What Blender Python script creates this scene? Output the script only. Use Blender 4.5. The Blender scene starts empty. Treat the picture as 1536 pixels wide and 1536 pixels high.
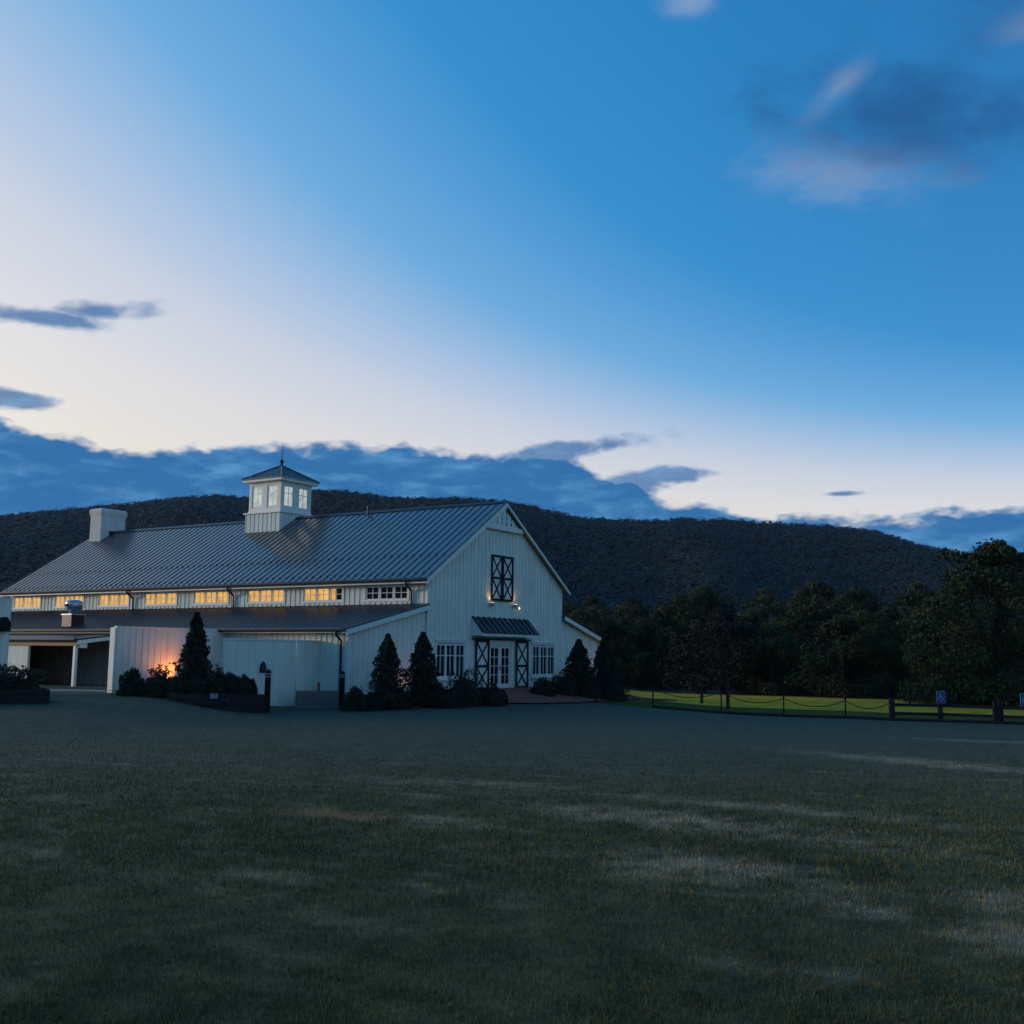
import bpy, bmesh, math, random
import numpy as np
from mathutils import Vector, Matrix
random.seed(7); RNG = np.random.default_rng(7)
R = math.radians
sc = bpy.context.scene
col = sc.collection

# ------------------------------------------------------------------ camera
FPX, PITCH, ROLL, HEAD, CAMZ = 1626.76, .1295, .0103, .5634, 1.75     # solved from the barn's edges
cam = bpy.data.cameras.new('camera'); cam.sensor_width = 36; cam.lens = 36 * FPX / 1536
cam.clip_start = .1; cam.clip_end = 9000
cam_o = bpy.data.objects.new('camera', cam); col.objects.link(cam_o)
cam_o.matrix_world = Matrix.Translation((0, 0, CAMZ)) @ Matrix.Rotation(math.pi / 2 + PITCH, 4, 'X') @ Matrix.Rotation(ROLL, 4, 'Z')
sc.camera = cam_o

# ------------------------------------------------------------------ node helper
class NT:
    def __init__(s, tree): s.t = tree
    def n(s, kind, **kw):
        o = s.t.nodes.new(kind)
        for k, v in kw.items(): setattr(o, k, v)
        return o
    def link(s, a, b): s.t.links.new(a, b)
    def put(s, sock, v):
        if hasattr(v, 'bl_idname') or hasattr(v, 'is_linked'): s.t.links.new(v, sock)
        else: sock.default_value = v
    def m(s, op, a, b=None, c=None, clamp=False):
        o = s.n('ShaderNodeMath', operation=op, use_clamp=clamp)
        s.put(o.inputs[0], a)
        if b is not None: s.put(o.inputs[1], b)
        if c is not None: s.put(o.inputs[2], c)
        return o.outputs[0]
    def vm(s, op, a, b=None):
        o = s.n('ShaderNodeVectorMath', operation=op)
        s.put(o.inputs[0], a)
        if b is not None: s.put(o.inputs[1], b)
        return o.outputs['Value'] if op in ('DOT_PRODUCT', 'LENGTH') else o.outputs[0]
    def mix(s, fac, a, b, mode='MIX'):
        o = s.n('ShaderNodeMix', data_type='RGBA', blend_type=mode)
        s.put(o.inputs['Factor'], fac); s.put(o.inputs['A'], a); s.put(o.inputs['B'], b)
        return o.outputs['Result']
    def ramp(s, fac, pts, interp='LINEAR'):
        o = s.n('ShaderNodeValToRGB'); cr = o.color_ramp; cr.interpolation = interp
        while len(cr.elements) < len(pts): cr.elements.new(.5)
        for e, (p, c) in zip(cr.elements, pts):
            e.position = p; e.color = (c, c, c, 1) if isinstance(c, (int, float)) else (*c, 1)
        s.put(o.inputs[0], fac); return o.outputs[0]
    def step(s, x, lo, hi):
        o = s.n('ShaderNodeMapRange', interpolation_type='SMOOTHSTEP')
        s.put(o.inputs[0], x); s.put(o.inputs[1], lo); s.put(o.inputs[2], hi)
        return o.outputs[0]
    def noise(s, vec, scale, detail=4, rough=.55, out=0):
        o = s.n('ShaderNodeTexNoise'); s.put(o.inputs['Vector'], vec)
        o.inputs['Scale'].default_value = scale; o.inputs['Detail'].default_value = detail
        o.inputs['Roughness'].default_value = rough
        return o.outputs[out]
    def xyz(s, x, y, z):
        o = s.n('ShaderNodeCombineXYZ')
        for i, v in enumerate((x, y, z)): s.put(o.inputs[i], v)
        return o.outputs[0]

def srgb(r, g, b):
    f = lambda c: c / 12.92 if c <= .04045 else ((c + .055) / 1.055) ** 2.4
    return tuple(f(c / 255) for c in (r, g, b))

# ------------------------------------------------------------------ dusk sky
SUN_AZ, SUN_EL = R(-80), R(7)                      # the sun went down left of the frame
SUN = Vector((math.sin(SUN_AZ) * math.cos(SUN_EL), math.cos(SUN_AZ) * math.cos(SUN_EL), math.sin(SUN_EL)))
world = bpy.data.worlds.new('World'); sc.world = world; world.use_nodes = True
w = NT(world.node_tree); world.node_tree.nodes.clear()
dirv = w.n('ShaderNodeTexCoord').outputs['Generated']
sep = w.n('ShaderNodeSeparateXYZ'); w.link(dirv, sep.inputs[0])
el = w.m('MULTIPLY', w.m('ARCSINE', sep.outputs[2]), 180 / math.pi)
az = w.m('MULTIPLY', w.m('ARCTAN2', sep.outputs[0], sep.outputs[1]), 180 / math.pi)
GL = Vector((math.sin(R(-60)), math.cos(R(-60)), .03)).normalized()
ang = w.vm('LENGTH', w.xyz(w.m('ADD', az, 60), w.m('MULTIPLY', el, 1.3), 0.))
g1 = w.m('MULTIPLY', w.m('EXPONENT', w.m('MULTIPLY', w.m('POWER', w.m('DIVIDE', ang, 68), 2), -1)), .97)
g2 = w.m('MULTIPLY', w.m('EXPONENT', w.m('DIVIDE', w.m('MAXIMUM', el, 0), -6.2)), 2.0)
tt = w.m('MULTIPLY', w.m('ADD', g1, g2), .82)
skyc = w.ramp(tt, [(0, srgb(22, 86, 154)), (.16, srgb(22, 118, 183)), (.3, srgb(46, 139, 203)), (.42, srgb(108, 170, 219)),
                   (.50, srgb(166, 192, 222)), (.58, srgb(202, 208, 222)), (.70, srgb(223, 220, 220)), (.88, srgb(234, 227, 215))])
nis = w.n('ShaderNodeTexSky', sky_type='NISHITA'); nis.sun_disc = False
nis.sun_elevation = SUN_EL; nis.sun_rotation = SUN_AZ; nis.ozone_density = 3.0; nis.dust_density = .4; nis.air_density = 1.0
nis_c = w.mix(1, nis.outputs[0], (.02, .02, .02, 1), 'MULTIPLY')
skyc = w.mix(1, skyc, nis_c, 'ADD')
# unseen pale glow opposite the sunset, added to brighten the barn's front walls
antifill = w.m('MULTIPLY', w.m('POWER', w.m('MULTIPLY_ADD', w.vm('DOT_PRODUCT', dirv, tuple(GL)), -.5, .5, clamp=True), 4.0), w.m('EXPONENT', w.m('DIVIDE', w.m('MAXIMUM', el, 0), -30)))
skyc = w.mix(1, skyc, w.mix(antifill, (0, 0, 0, 1), (.42, .45, .40, 1)), 'ADD')
# brighter towards the set sun, outside the frame
boost = w.m('MULTIPLY', w.m('EXPONENT', w.m('MULTIPLY', w.m('POWER', w.m('DIVIDE', ang, 24), 2), -1)), .6)
skyc = w.mix(1, skyc, w.mix(boost, (1, 1, 1, 1), (2.6, 2.3, 1.9, 1)), 'MULTIPLY')
# clouds live on the sphere of directions: (azimuth, elevation) warped by noise
cn = w.xyz(w.m('MULTIPLY', az, .16), w.m('MULTIPLY', el, .30), 0.)
n0 = w.m('SUBTRACT', w.noise(cn, 1.0, 4, .6), .5); n1 = w.m('SUBTRACT', w.noise(w.vm('ADD', cn, (7.3, 2.1, 4.0)), 2.3, 3.5, .62), .5)
nm = w.m('MULTIPLY_ADD', n1, .8, n0)
lump = w.m('MULTIPLY_ADD', n0, 2.2, w.m('MULTIPLY', n1, 1.9))
# low bank over the hills: its top as a function of azimuth (degrees)
top = w.ramp(w.m('MULTIPLY_ADD', az, 1 / 120, .5, clamp=True),
             [(.0, .54), (.27, .53), (.310, .525), (.335, .50), (.385, .525), (.45, .54), (.495, .53), (.525, .515), (.55, .46), (.572, .385), (.60, .37), (.66, .345), (.72, .37), (1, .42)], 'EASE')
bank = w.step(w.m('SUBTRACT', w.m('MULTIPLY_ADD', top, 20, lump), el), -.12, .42)
tilts = {}
def blob(a0, e0, ra, re, k=1.0, soft=.5, tilt=0.):
    if tilt not in tilts: tilts[tilt] = w.xyz(az, w.m('MULTIPLY_ADD', az, -tilt, el) if tilt else el, 0.)
    o = w.n('ShaderNodeVectorMath', operation='MULTIPLY_ADD'); w.link(tilts[tilt], o.inputs[0])
    o.inputs[1].default_value = (1 / ra, 1 / re, 0); o.inputs[2].default_value = (-a0 / ra, -(e0 - a0 * tilt) / re, 0)
    return w.step(w.m('SUBTRACT', w.m('MULTIPLY_ADD', nm, 2.2 * k, 1), w.vm('LENGTH', o.outputs[0])), 0, soft)
wisps = [blob(3.0, 10.7, 5.2, .75, .8, .55, .15), blob(-24.2, 15.9, 4.4, .6, .8, .7), blob(-21.4, 16.6, 3.2, .7, .9, .8, .15),
         blob(-25.2, 11.9, 2.4, .55, .8, .6), blob(8.2, 9.35, 2.2, .5, .9, .6), blob(6.2, 8.9, 2.2, .9, .8, .5), blob(-34, 13.5, 4, .8, .9, .6), blob(17, 8.2, 1.5, .22, .6, .6)]
wm = wisps[0]
for b in wisps[1:]: wm = w.m('MAXIMUM', wm, b)
low = w.m('MAXIMUM', bank, w.m('MULTIPLY', wm, .85))
lowc = w.mix(w.step(w.noise(w.xyz(w.m('MULTIPLY', az, .25), w.m('MULTIPLY', el, .8), 3.), 1.2, 4, .64), .42, .75), (*srgb(44, 111, 170), 1), (*srgb(90, 152, 203), 1))
skyc = w.mix(low, skyc, lowc)
# the high loose cloud: dark body with a pale lower rim
rims = [(blob(17.6, 23.9, 7.8, 2.4, .8, 1.5, -.15), .75), (blob(9.8, 32.6, 2.2, 1.5, .5, 1.0), .75), (blob(26.8, 28.9, 2.6, 1.6, .6, 1.1), .55), (blob(24.0, 33.5, 5.0, 1.2, .8, 1.4), .3)]
rr = 0.
for b, k in rims: rr = w.m('MAXIMUM', w.m('MULTIPLY', b, k), rr)
skyc = w.mix(rr, skyc, (*srgb(146, 168, 202), 1))
skyc = w.mix(w.m('MULTIPLY', w.m('MAXIMUM', blob(20.8, 26.2, 10.5, 4.0, .6, 1.1, -.15), w.m('MULTIPLY', blob(27.5, 29.5, 8.0, 4.5, .7, 1.4), .8)), .9), skyc, (*srgb(34, 90, 146), 1))
skyc = w.mix(w.m('MULTIPLY', blob(17.4, 27.7, 2.9, 1.3, .6, 1.7, .55), .8), skyc, (*srgb(150, 172, 204), 1))
bg = w.n('ShaderNodeBackground'); w.link(skyc, bg.inputs[0]); bg.inputs[1].default_value = 1.0
w.link(bg.outputs[0], w.n('ShaderNodeOutputWorld').inputs[0])

sun = bpy.data.lights.new('sun', 'SUN'); sun.energy = 1.6; sun.angle = R(12); sun.color = (1, .80, .62)
sun_o = bpy.data.objects.new('sun', sun); col.objects.link(sun_o)
sun_o.rotation_euler = (-SUN).to_track_quat('-Z', 'Y').to_euler()
vs = sc.view_settings; vs.view_transform = 'Standard'; vs.look = 'None'; vs.exposure = 0; vs.gamma = 1; vs.use_curve_mapping = False
world.cycles.sampling_method = 'NONE'
sc.cycles.max_bounces = 4; sc.cycles.diffuse_bounces = 2; sc.cycles.glossy_bounces = 2; sc.cycles.volume_bounces = 0
sc.render.resolution_x = sc.render.resolution_y = 1024

# ------------------------------------------------------------------ pixels -> rays (a pixel gives only a direction)
dU = np.array([math.sin(HEAD), math.cos(HEAD), 0.]); dV = np.array([-math.cos(HEAD), math.sin(HEAD), 0.])
ORG = np.array([-3.6505, 47.4135, 0.])
def ray(px, py):
    a, b = px - 768, py - 768
    cr, sr = math.cos(ROLL), math.sin(ROLL)
    a, b = a * cr + b * sr, -a * sr + b * cr
    c, s = math.cos(PITCH), math.sin(PITCH)
    return np.array([a / FPX, c + b / FPX * s, s - b / FPX * c])
CAMP = np.array([0, 0, CAMZ])
def at_y(px, py, Y): r = ray(px, py); return CAMP + r * (Y / r[1])
def on_u(px, py, u):                       # hits a plane u = const of the barn -> (v, z)
    r = ray(px, py); P = CAMP + r * (((ORG + dU * u - CAMP) @ dU) / (r @ dU)); return (P - ORG) @ dV, P[2]
def on_v(px, py, v):
    r = ray(px, py); P = CAMP + r * (((ORG + dV * v - CAMP) @ dV) / (r @ dV)); return (P - ORG) @ dU, P[2]
def uv(u, v, z=0.): return ORG + dU * u + dV * v + np.array([0, 0, z])
def sst(a, b, x):
    t = np.clip((x - a) / (b - a), 0, 1); return t * t * (3 - 2 * t)
def gz(x, y):                              # height of the ground
    x = np.asarray(x, float); y = np.asarray(y, float)
    z = .15 - .57 * sst(8, 36, y) - .28 * sst(1, 12, x) * sst(15, 40, y) - .22 * sst(43, 62, y) * sst(1, 12, x)
    z = z + .52 * sst(7.5, 13, -x) * sst(20, 36, y)
    u = (x - ORG[0]) * dU[0] + (y - ORG[1]) * dU[1]; v = (x - ORG[0]) * dV[0] + (y - ORG[1]) * dV[1]
    z = z + .46 * sst(-4.5, -.8, v) * sst(-1, 3.5, u) * (1 - sst(13, 19, u))
    return z
def on_ground(px, py):
    r = ray(px, py); t = 3.
    for _ in range(4000):
        P = CAMP + r * t
        if P[2] <= gz(P[0], P[1]): break
        t += .03
    return P
def foot(px, Y, py=1000):
    P = at_y(px, py, Y); return np.array([P[0], P[1], float(gz(P[0], P[1]))])

# ------------------------------------------------------------------ object helpers
def tag(o, label=None, cat=None, group=None, kind=None):
    if label: o['label'] = label
    if cat: o['category'] = cat
    if group: o['group'] = group
    if kind: o['kind'] = kind
    return o
def empty(name, loc, rz=0, label=None, cat=None, group=None):
    o = bpy.data.objects.new(name, None); col.objects.link(o); o.location = tuple(loc); o.rotation_euler = (0, 0, rz)
    return tag(o, label, cat, group)
class MB:
    def __init__(s): s.v = []; s.f = []
    def add(s, vs, fs):
        k = len(s.v); s.v += [tuple(map(float, p)) for p in vs]; s.f += [[i + k for i in f] for f in fs]; return s
    def box(s, x0, x1, y0, y1, z0, z1):
        return s.add([(x, y, z) for z in (z0, z1) for y in (y0, y1) for x in (x0, x1)],
                     [(0, 2, 3, 1), (4, 5, 7, 6), (0, 1, 5, 4), (2, 6, 7, 3), (0, 4, 6, 2), (1, 3, 7, 5)])
    def prism(s, poly, axis, a, b):        # poly in the two other axes, extruded along axis from a to b
        def P(p, t):
            return {'x': (t, p[0], p[1]), 'y': (p[0], t, p[1]), 'z': (p[0], p[1], t)}[axis]
        n = len(poly)
        return s.add([P(p, a) for p in poly] + [P(p, b) for p in poly],
                     [list(range(n))[::-1], [i + n for i in range(n)]] + [(i, (i + 1) % n, (i + 1) % n + n, i + n) for i in range(n)])
    def tube(s, pts, rad, n=8, cap=True):
        pts = [Vector(p) for p in pts]; rads = rad if isinstance(rad, (list, tuple)) else [rad] * len(pts)
        k = len(s.v); up = None
        for i, p in enumerate(pts):
            t = (pts[min(i + 1, len(pts) - 1)] - pts[max(i - 1, 0)]).normalized()
            if up is None: up = t.orthogonal().normalized()
            up = (up - t * up.dot(t)).normalized(); b = t.cross(up)
            for j in range(n):
                a = 2 * math.pi * j / n; s.v.append(tuple(p + (up * math.cos(a) + b * math.sin(a)) * rads[i]))
        for i in range(len(pts) - 1):
            for j in range(n):
                s.f.append([k + i * n + j, k + i * n + (j + 1) % n, k + (i + 1) * n + (j + 1) % n, k + (i + 1) * n + j])
        if cap:
            s.f.append([k + j for j in range(n)][::-1]); s.f.append([k + (len(pts) - 1) * n + j for j in range(n)])
        return s
    def lathe(s, prof, c=(0, 0), n=16):    # prof: (radius, z)
        k = len(s.v)
        for r_, z in prof:
            for j in range(n):
                a = 2 * math.pi * j / n; s.v.append((c[0] + r_ * math.cos(a), c[1] + r_ * math.sin(a), z))
        for i in range(len(prof) - 1):
            for j in range(n):
                s.f.append([k + i * n + j, k + i * n + (j + 1) % n, k + (i + 1) * n + (j + 1) % n, k + (i + 1) * n + j])
        s.f.append([k + j for j in range(n)][::-1]); s.f.append([k + (len(prof) - 1) * n + j for j in range(n)])
        return s
    def bar(s, p, q, wd, th, y):           # slanted bar in the xz plane, from p to q, width wd, y from y-th to y
        p = Vector((p[0], 0, p[1])); q = Vector((q[0], 0, q[1])); t = (q - p).normalized(); nn = Vector((-t.z, 0, t.x)) * wd / 2
        c = [p + nn, p - nn, q - nn, q + nn]
        return s.prism([(a.x, a.z) for a in c], 'y', y - th, y)
    def mesh(s, name, smooth=False):
        me = bpy.data.meshes.new(name); me.from_pydata(s.v, [], s.f)
        bm = bmesh.new(); bm.from_mesh(me); bmesh.ops.recalc_face_normals(bm, faces=bm.faces); bm.to_mesh(me); bm.free()
        (me.shade_smooth if smooth else me.shade_flat)()
        return me
    def build(s, name, mat, parent=None, smooth=False, bevel=0):
        me = s.mesh(name, smooth); me.materials.append(mat)
        o = bpy.data.objects.new(name, me); col.objects.link(o); o.parent = parent
        if bevel:
            b = o.modifiers.new('bevel', 'BEVEL'); b.width = bevel; b.segments = 2; b.limit_method = 'ANGLE'
        return o
def inst(o, parent, loc=(0, 0, 0), name=None):
    c = o.copy(); col.objects.link(c); c.parent = parent; c.location = loc
    return c
def raw_mesh(name, verts, faces_idx, per, mat, smooth=False):
    me = bpy.data.meshes.new(name); nv = len(verts); nf = len(faces_idx) // per
    me.vertices.add(nv); me.vertices.foreach_set('co', np.asarray(verts, np.float32).ravel())
    me.loops.add(len(faces_idx)); me.loops.foreach_set('vertex_index', np.asarray(faces_idx, np.int32))
    me.polygons.add(nf); me.polygons.foreach_set('loop_start', np.arange(0, nf * per, per, dtype=np.int32))
    me.update(calc_edges=True)
    (me.shade_smooth if smooth else me.shade_flat)()
    me.materials.append(mat); return me

# ------------------------------------------------------------------ materials
def mat(name, base, rough=.6, metal=0., var=.12, scale=6., bump=0., bscale=40., spec=None, emit=None, estr=1., stretch=None, coord='Object', tint=None, ior=1.5):
    m = bpy.data.materials.new(name); m.use_nodes = True; t = NT(m.node_tree)
    b = m.node_tree.nodes['Principled BSDF']
    co = t.n('ShaderNodeTexCoord').outputs[coord]
    if stretch: co = t.vm('MULTIPLY', co, stretch)
    nn = t.noise(co, scale, 5, .6)
    lo = tuple(c * (1 - var) for c in base); hi_ = tint if tint else tuple(min(1, c * (1 + var)) for c in base)
    t.link(t.ramp(nn, [(.3, lo), (.7, hi_)]), b.inputs['Base Color'])
    b.inputs['Roughness'].default_value = rough; b.inputs['Metallic'].default_value = metal; b.inputs['IOR'].default_value = ior
    b.inputs['Specular IOR Level'].default_value = (.5 if rough < .5 else .12) if spec is None else spec
    if bump:
        bp = t.n('ShaderNodeBump'); bp.inputs['Strength'].default_value = bump; bp.inputs['Distance'].default_value = .02
        t.link(t.noise(co, bscale, 4, .6), bp.inputs['Height']); t.link(bp.outputs[0], b.inputs['Normal'])
    if emit:
        er = t.ramp(t.noise(t.n('ShaderNodeNewGeometry').outputs['Position'], 2.2, 4, .7), [(.3, tuple(c * .45 for c in emit)), (.47, tuple(c * .9 for c in emit)), (.7, tuple(c * 1.2 for c in emit))])
        t.link(er, b.inputs['Emission Color']); b.inputs['Emission Strength'].default_value = estr
    return m
M = dict(
    white=mat('white_painted_boards', (.84, .86, .69), .55, var=.09, scale=2.2, bump=.15, bscale=30, stretch=(1, 1, .25)),
    trim=mat('white_trim', (.82, .84, .70), .45, var=.06, scale=4),
    stucco=mat('white_stucco', (.80, .76, .64), .85, var=.12, scale=2.5, bump=.5, bscale=25),
    roof=mat('standing_seam_metal', (.095, .092, .088), .20, var=.2, scale=.8, bump=.05, bscale=3, ior=2.15),
    roofdark=mat('dark_seam_metal', (.022, .023, .026), .35, var=.15, scale=1.5, ior=1.6),
    seam=mat('seam_metal', (.055, .055, .056), .35, var=.1, ior=1.7),
    black=mat('black_painted_wood', (.012, .011, .014), .5, var=.2),
    gutter=mat('dark_bronze_gutter', (.022, .018, .02), .4, var=.2),
    soffit=mat('cedar_soffit', (.45, .30, .17), .6, var=.2, scale=8, stretch=(1, 6, 1)),
    glass=mat('dark_glass', (.012, .012, .02), .06, var=.2, spec=.25),
    lit=mat('glowing_amber_glass', (.25, .16, .06), .15, emit=(.84, .44, .10), estr=.95, spec=.3),  # clerestory panes: the glass itself emits amber
    glowpale=mat('glowing_pale_glass', (.3, .3, .28), .15, emit=(.58, .60, .53), estr=.75, spec=.3),  # cupola panes: the glass itself emits a pale white
    interior=mat('dim_interior_boards', (.22, .19, .15), .7, var=.2, scale=4, stretch=(1, 1, .2)),
    timber=mat('dark_stained_timber', (.035, .026, .024), .7, var=.35, scale=5, bump=.4, bscale=30, stretch=(.3, 1, 4)),
    concrete=mat('grey_concrete_block', (.17, .16, .14), .85, var=.2, scale=4, bump=.4, bscale=40),
    slab=mat('pale_concrete_slab', (.52, .46, .37), .8, var=.15, scale=3, bump=.3),
    brick=mat('red_brick_paving', (.30, .105, .065), .85, var=.4, scale=5, bump=.5, bscale=18),
    soil=mat('dark_mulch', (.022, .017, .013), .95, var=.5, scale=9, bump=1., bscale=35),
    steel=mat('galvanised_steel', (.5, .52, .54), .35, metal=.8, var=.12),
    band=mat('reflective_band', (.55, .57, .6), .3, var=.05),
    signblue=mat('blue_sign_face', (.02, .10, .26), .5, var=.06),
    signwhite=mat('white_sign_face', (.45, .47, .5), .5, var=.05),
    signcream=mat('cream_sign_face', (.50, .42, .25), .6, var=.12),
    redpost=mat('rusty_red_paint', (.20, .055, .035), .6, var=.25),
    bulb=mat('glowing_bulb', (.8, .7, .5), .3, emit=(1., .62, .28), estr=3),
    bark=mat('rough_bark', (.05, .04, .032), .9, var=.4, scale=6, bump=.8, bscale=20, stretch=(1, 1, .25)),
)
def wallmat(m):
    # rain streaks, dust and splash-back on painted boards
    t = NT(m.node_tree); b = m.node_tree.nodes['Principled BSDF']; old = b.inputs['Base Color'].links[0].from_socket
    pos = t.n('ShaderNodeNewGeometry').outputs['Position']; sp = t.n('ShaderNodeSeparateXYZ'); t.link(pos, sp.inputs[0])
    streak = t.noise(t.vm('MULTIPLY', pos, (5., 5., .35)), 1.0, 5, .65); blot = t.noise(pos, .55, 4, .6)
    splash = t.m('SUBTRACT', 1, t.step(t.m('ADD', sp.outputs[2], t.m('MULTIPLY', t.noise(pos, 2.5, 3), .5)), -.1, .9))
    f = t.m('ADD', t.m('MULTIPLY', t.step(streak, .48, .75), .30), t.m('ADD', t.m('MULTIPLY', t.step(blot, .4, .75), .22), t.m('MULTIPLY', splash, .25)), clamp=True)
    t.link(t.mix(f, old, (.54, .57, .45, 1)), b.inputs['Base Color'])
for k in ('white', 'stucco'): wallmat(M[k])
def leafmat(name, a, b_, scale=1.2):
    m = bpy.data.materials.new(name); m.use_nodes = True; t = NT(m.node_tree); b = m.node_tree.nodes['Principled BSDF']
    pos = t.n('ShaderNodeNewGeometry').outputs['Position']
    oi = t.n('ShaderNodeObjectInfo').outputs['Random']
    f = t.m('ADD', t.noise(pos, scale, 4, .65), t.m('MULTIPLY', t.m('SUBTRACT', oi, .5), .22))
    t.link(t.ramp(f, [(.3, a), (.72, b_)]), b.inputs['Base Color'])
    b.inputs['Roughness'].default_value = .75; b.inputs['Specular IOR Level'].default_value = .2
    return m
M['leaf'] = leafmat('deciduous_leaves', (.018, .030, .014), (.074, .088, .030), .35)
M['leafdark'] = leafmat('dark_evergreen_leaves', (.008, .014, .008), (.036, .046, .022), 4.)
M['leafred'] = leafmat('maroon_leaves', (.016, .017, .013), (.042, .036, .026), .7)
M['flower'] = leafmat('loose_shrub_leaves', (.03, .035, .015), (.10, .085, .04), 6.)
M['hillwood'] = leafmat('hill_canopy', (.018, .033, .032), (.031, .048, .044), .007)

def groundmat(name, blades=False):
    m = bpy.data.materials.new(name); m.use_nodes = True; t = NT(m.node_tree); b = m.node_tree.nodes['Principled BSDF']
    pos = t.n('ShaderNodeNewGeometry').outputs['Position']
    sp = t.n('ShaderNodeSeparateXYZ'); t.link(pos, sp.inputs[0]); X, Y = sp.outputs[0], sp.outputs[1]
    flat = t.xyz(X, Y, 0.)
    big = t.noise(flat, .35, 4, .6); mid = t.noise(flat, 2.4, 5, .65); fine = t.noise(flat, 38., 3, .7)
    grass = t.mix(t.step(t.m('ADD', t.m('MULTIPLY', big, .5), t.m('MULTIPLY', mid, .5)), .35, .68), (.072, .080, .036, 1), (.170, .160, .062, 1))
    # far part of the lot: thin grass over stone dust
    lotn = t.m('ADD', Y, t.m('MULTIPLY', t.m('SUBTRACT', big, .5), 16))
    lot = t.step(lotn, 9, 27)
    tuft = t.m('ADD', t.m('MULTIPLY', t.noise(flat, 7., 4, .7), .6), t.m('MULTIPLY', mid, .4))
    gravel = t.mix(t.step(tuft, .36, .66), (.050, .074, .052, 1), (.120, .148, .108, 1))
    base = t.mix(t.m('MULTIPLY', lot, .8), grass, gravel)
    # worn, dry streaks where the turf is driven over: each an uneven patch of its own
    nz_ = t.m('ADD', t.m('MULTIPLY', t.m('SUBTRACT', big, .5), .9), t.m('MULTIPLY', t.m('SUBTRACT', mid, .5), 1.3))
    def patch(p0, p1, hw, k):
        hw = hw * 1.35
        a, b2 = on_ground(*p0), on_ground(*p1); c = (a + b2) / 2; d_ = (b2 - a)[:2]; ln = np.hypot(*d_) / 2; d_ = d_ / (2 * ln); ln = ln * 1.25
        xr = t.m('MULTIPLY_ADD', X, d_[0] / ln, t.m('MULTIPLY_ADD', Y, d_[1] / ln, -(c[0] * d_[0] + c[1] * d_[1]) / ln))
        yr = t.m('MULTIPLY_ADD', X, -d_[1] / hw, t.m('MULTIPLY_ADD', Y, d_[0] / hw, -(-c[0] * d_[1] + c[1] * d_[0]) / hw))
        r_ = t.m('SQRT', t.m('ADD', t.m('MULTIPLY', xr, xr), t.m('MULTIPLY', yr, yr)))
        return t.m('MULTIPLY', t.step(t.m('SUBTRACT', t.m('ADD', nz_, 1), r_), -.1, 1.15), k)
    wr = t.m('MULTIPLY', t.step(t.noise(t.xyz(t.m('MULTIPLY_ADD', X, .45, t.m('MULTIPLY', Y, -.25)), t.m('MULTIPLY_ADD', X, .55, t.m('MULTIPLY', Y, 1.0)), 9.), 1.0, 4, .6), .56, .74), t.m('MULTIPLY', t.m('SUBTRACT', 1, t.step(Y, 15, 24)), .5))
    for p in (((760, 1203), (1360, 1272), .62, 1.), ((890, 1278), (1290, 1332), .60, 1.), ((880, 1188), (1450, 1240), .36, .8), ((1180, 1126), (1650, 1168), .8, .85), ((1300, 1104), (1700, 1120), 1.0, .6),
              ((1200, 1340), (1400, 1390), .32, .85), ((1400, 1390), (1620, 1430), .36, .85), ((580, 1222), (760, 1245), .36, .75), ((540, 1168), (880, 1182), .5, .6), ((-80, 1266), (110, 1288), .3, .65), ((330, 1302), (450, 1324), .22, .6), ((1400, 1332), (1620, 1376), .42, .65), ((460, 1372), (600, 1400), .22, .5), ((330, 1420), (480, 1450), .2, .45), ((1040, 1445), (1400, 1480), .2, .4)):
        wr = t.m('MAXIMUM', wr, patch(*p))
    wr = t.m('MULTIPLY', wr, t.step(t.m('ADD', t.m('MULTIPLY', mid, .6), t.m('MULTIPLY', fine, .4)), .30, .60))
    dry = t.mix(t.noise(flat, .8, 2), (.42, .33, .20, 1), (.54, .43, .28, 1))
    base = t.mix(wr, base, dry)
    base = t.mix(patch((420, 1214), (600, 1232), .24, .85), base, (.46, .25, .12, 1))     # bare clay
    if blades: base = t.mix(1., base, (1.05, 1.08, .95, 1), 'MULTIPLY')
    else: base = t.mix(t.m('MULTIPLY', fine, .35), base, (.02, .022, .014, 1))
    t.link(base, b.inputs['Base Color']); b.inputs['Roughness'].default_value = .9; b.inputs['Specular IOR Level'].default_value = .15
    if not blades:
        bp = t.n('ShaderNodeBump'); bp.inputs['Strength'].default_value = .9; bp.inputs['Distance'].default_value = .03
        t.link(t.m('ADD', t.noise(flat, 14, 5, .7), t.m('MULTIPLY', fine, .5)), bp.inputs['Height']); t.link(bp.outputs[0], b.inputs['Normal'])
    return m
M['ground'] = groundmat('worn_lawn'); M['blade'] = groundmat('lawn_blades', True)
M['meadow'] = mat('dry_yellow_meadow', (.54, .36, .045), .95, var=.3, scale=.6, bump=.8, bscale=12, spec=0.)
M['verge'] = mat('shaded_green_verge', (.10, .105, .03), .95, var=.35, scale=1.2, bump=.8, bscale=14, spec=0.)  # green kept dark to carry the shade lying on this strip

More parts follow.
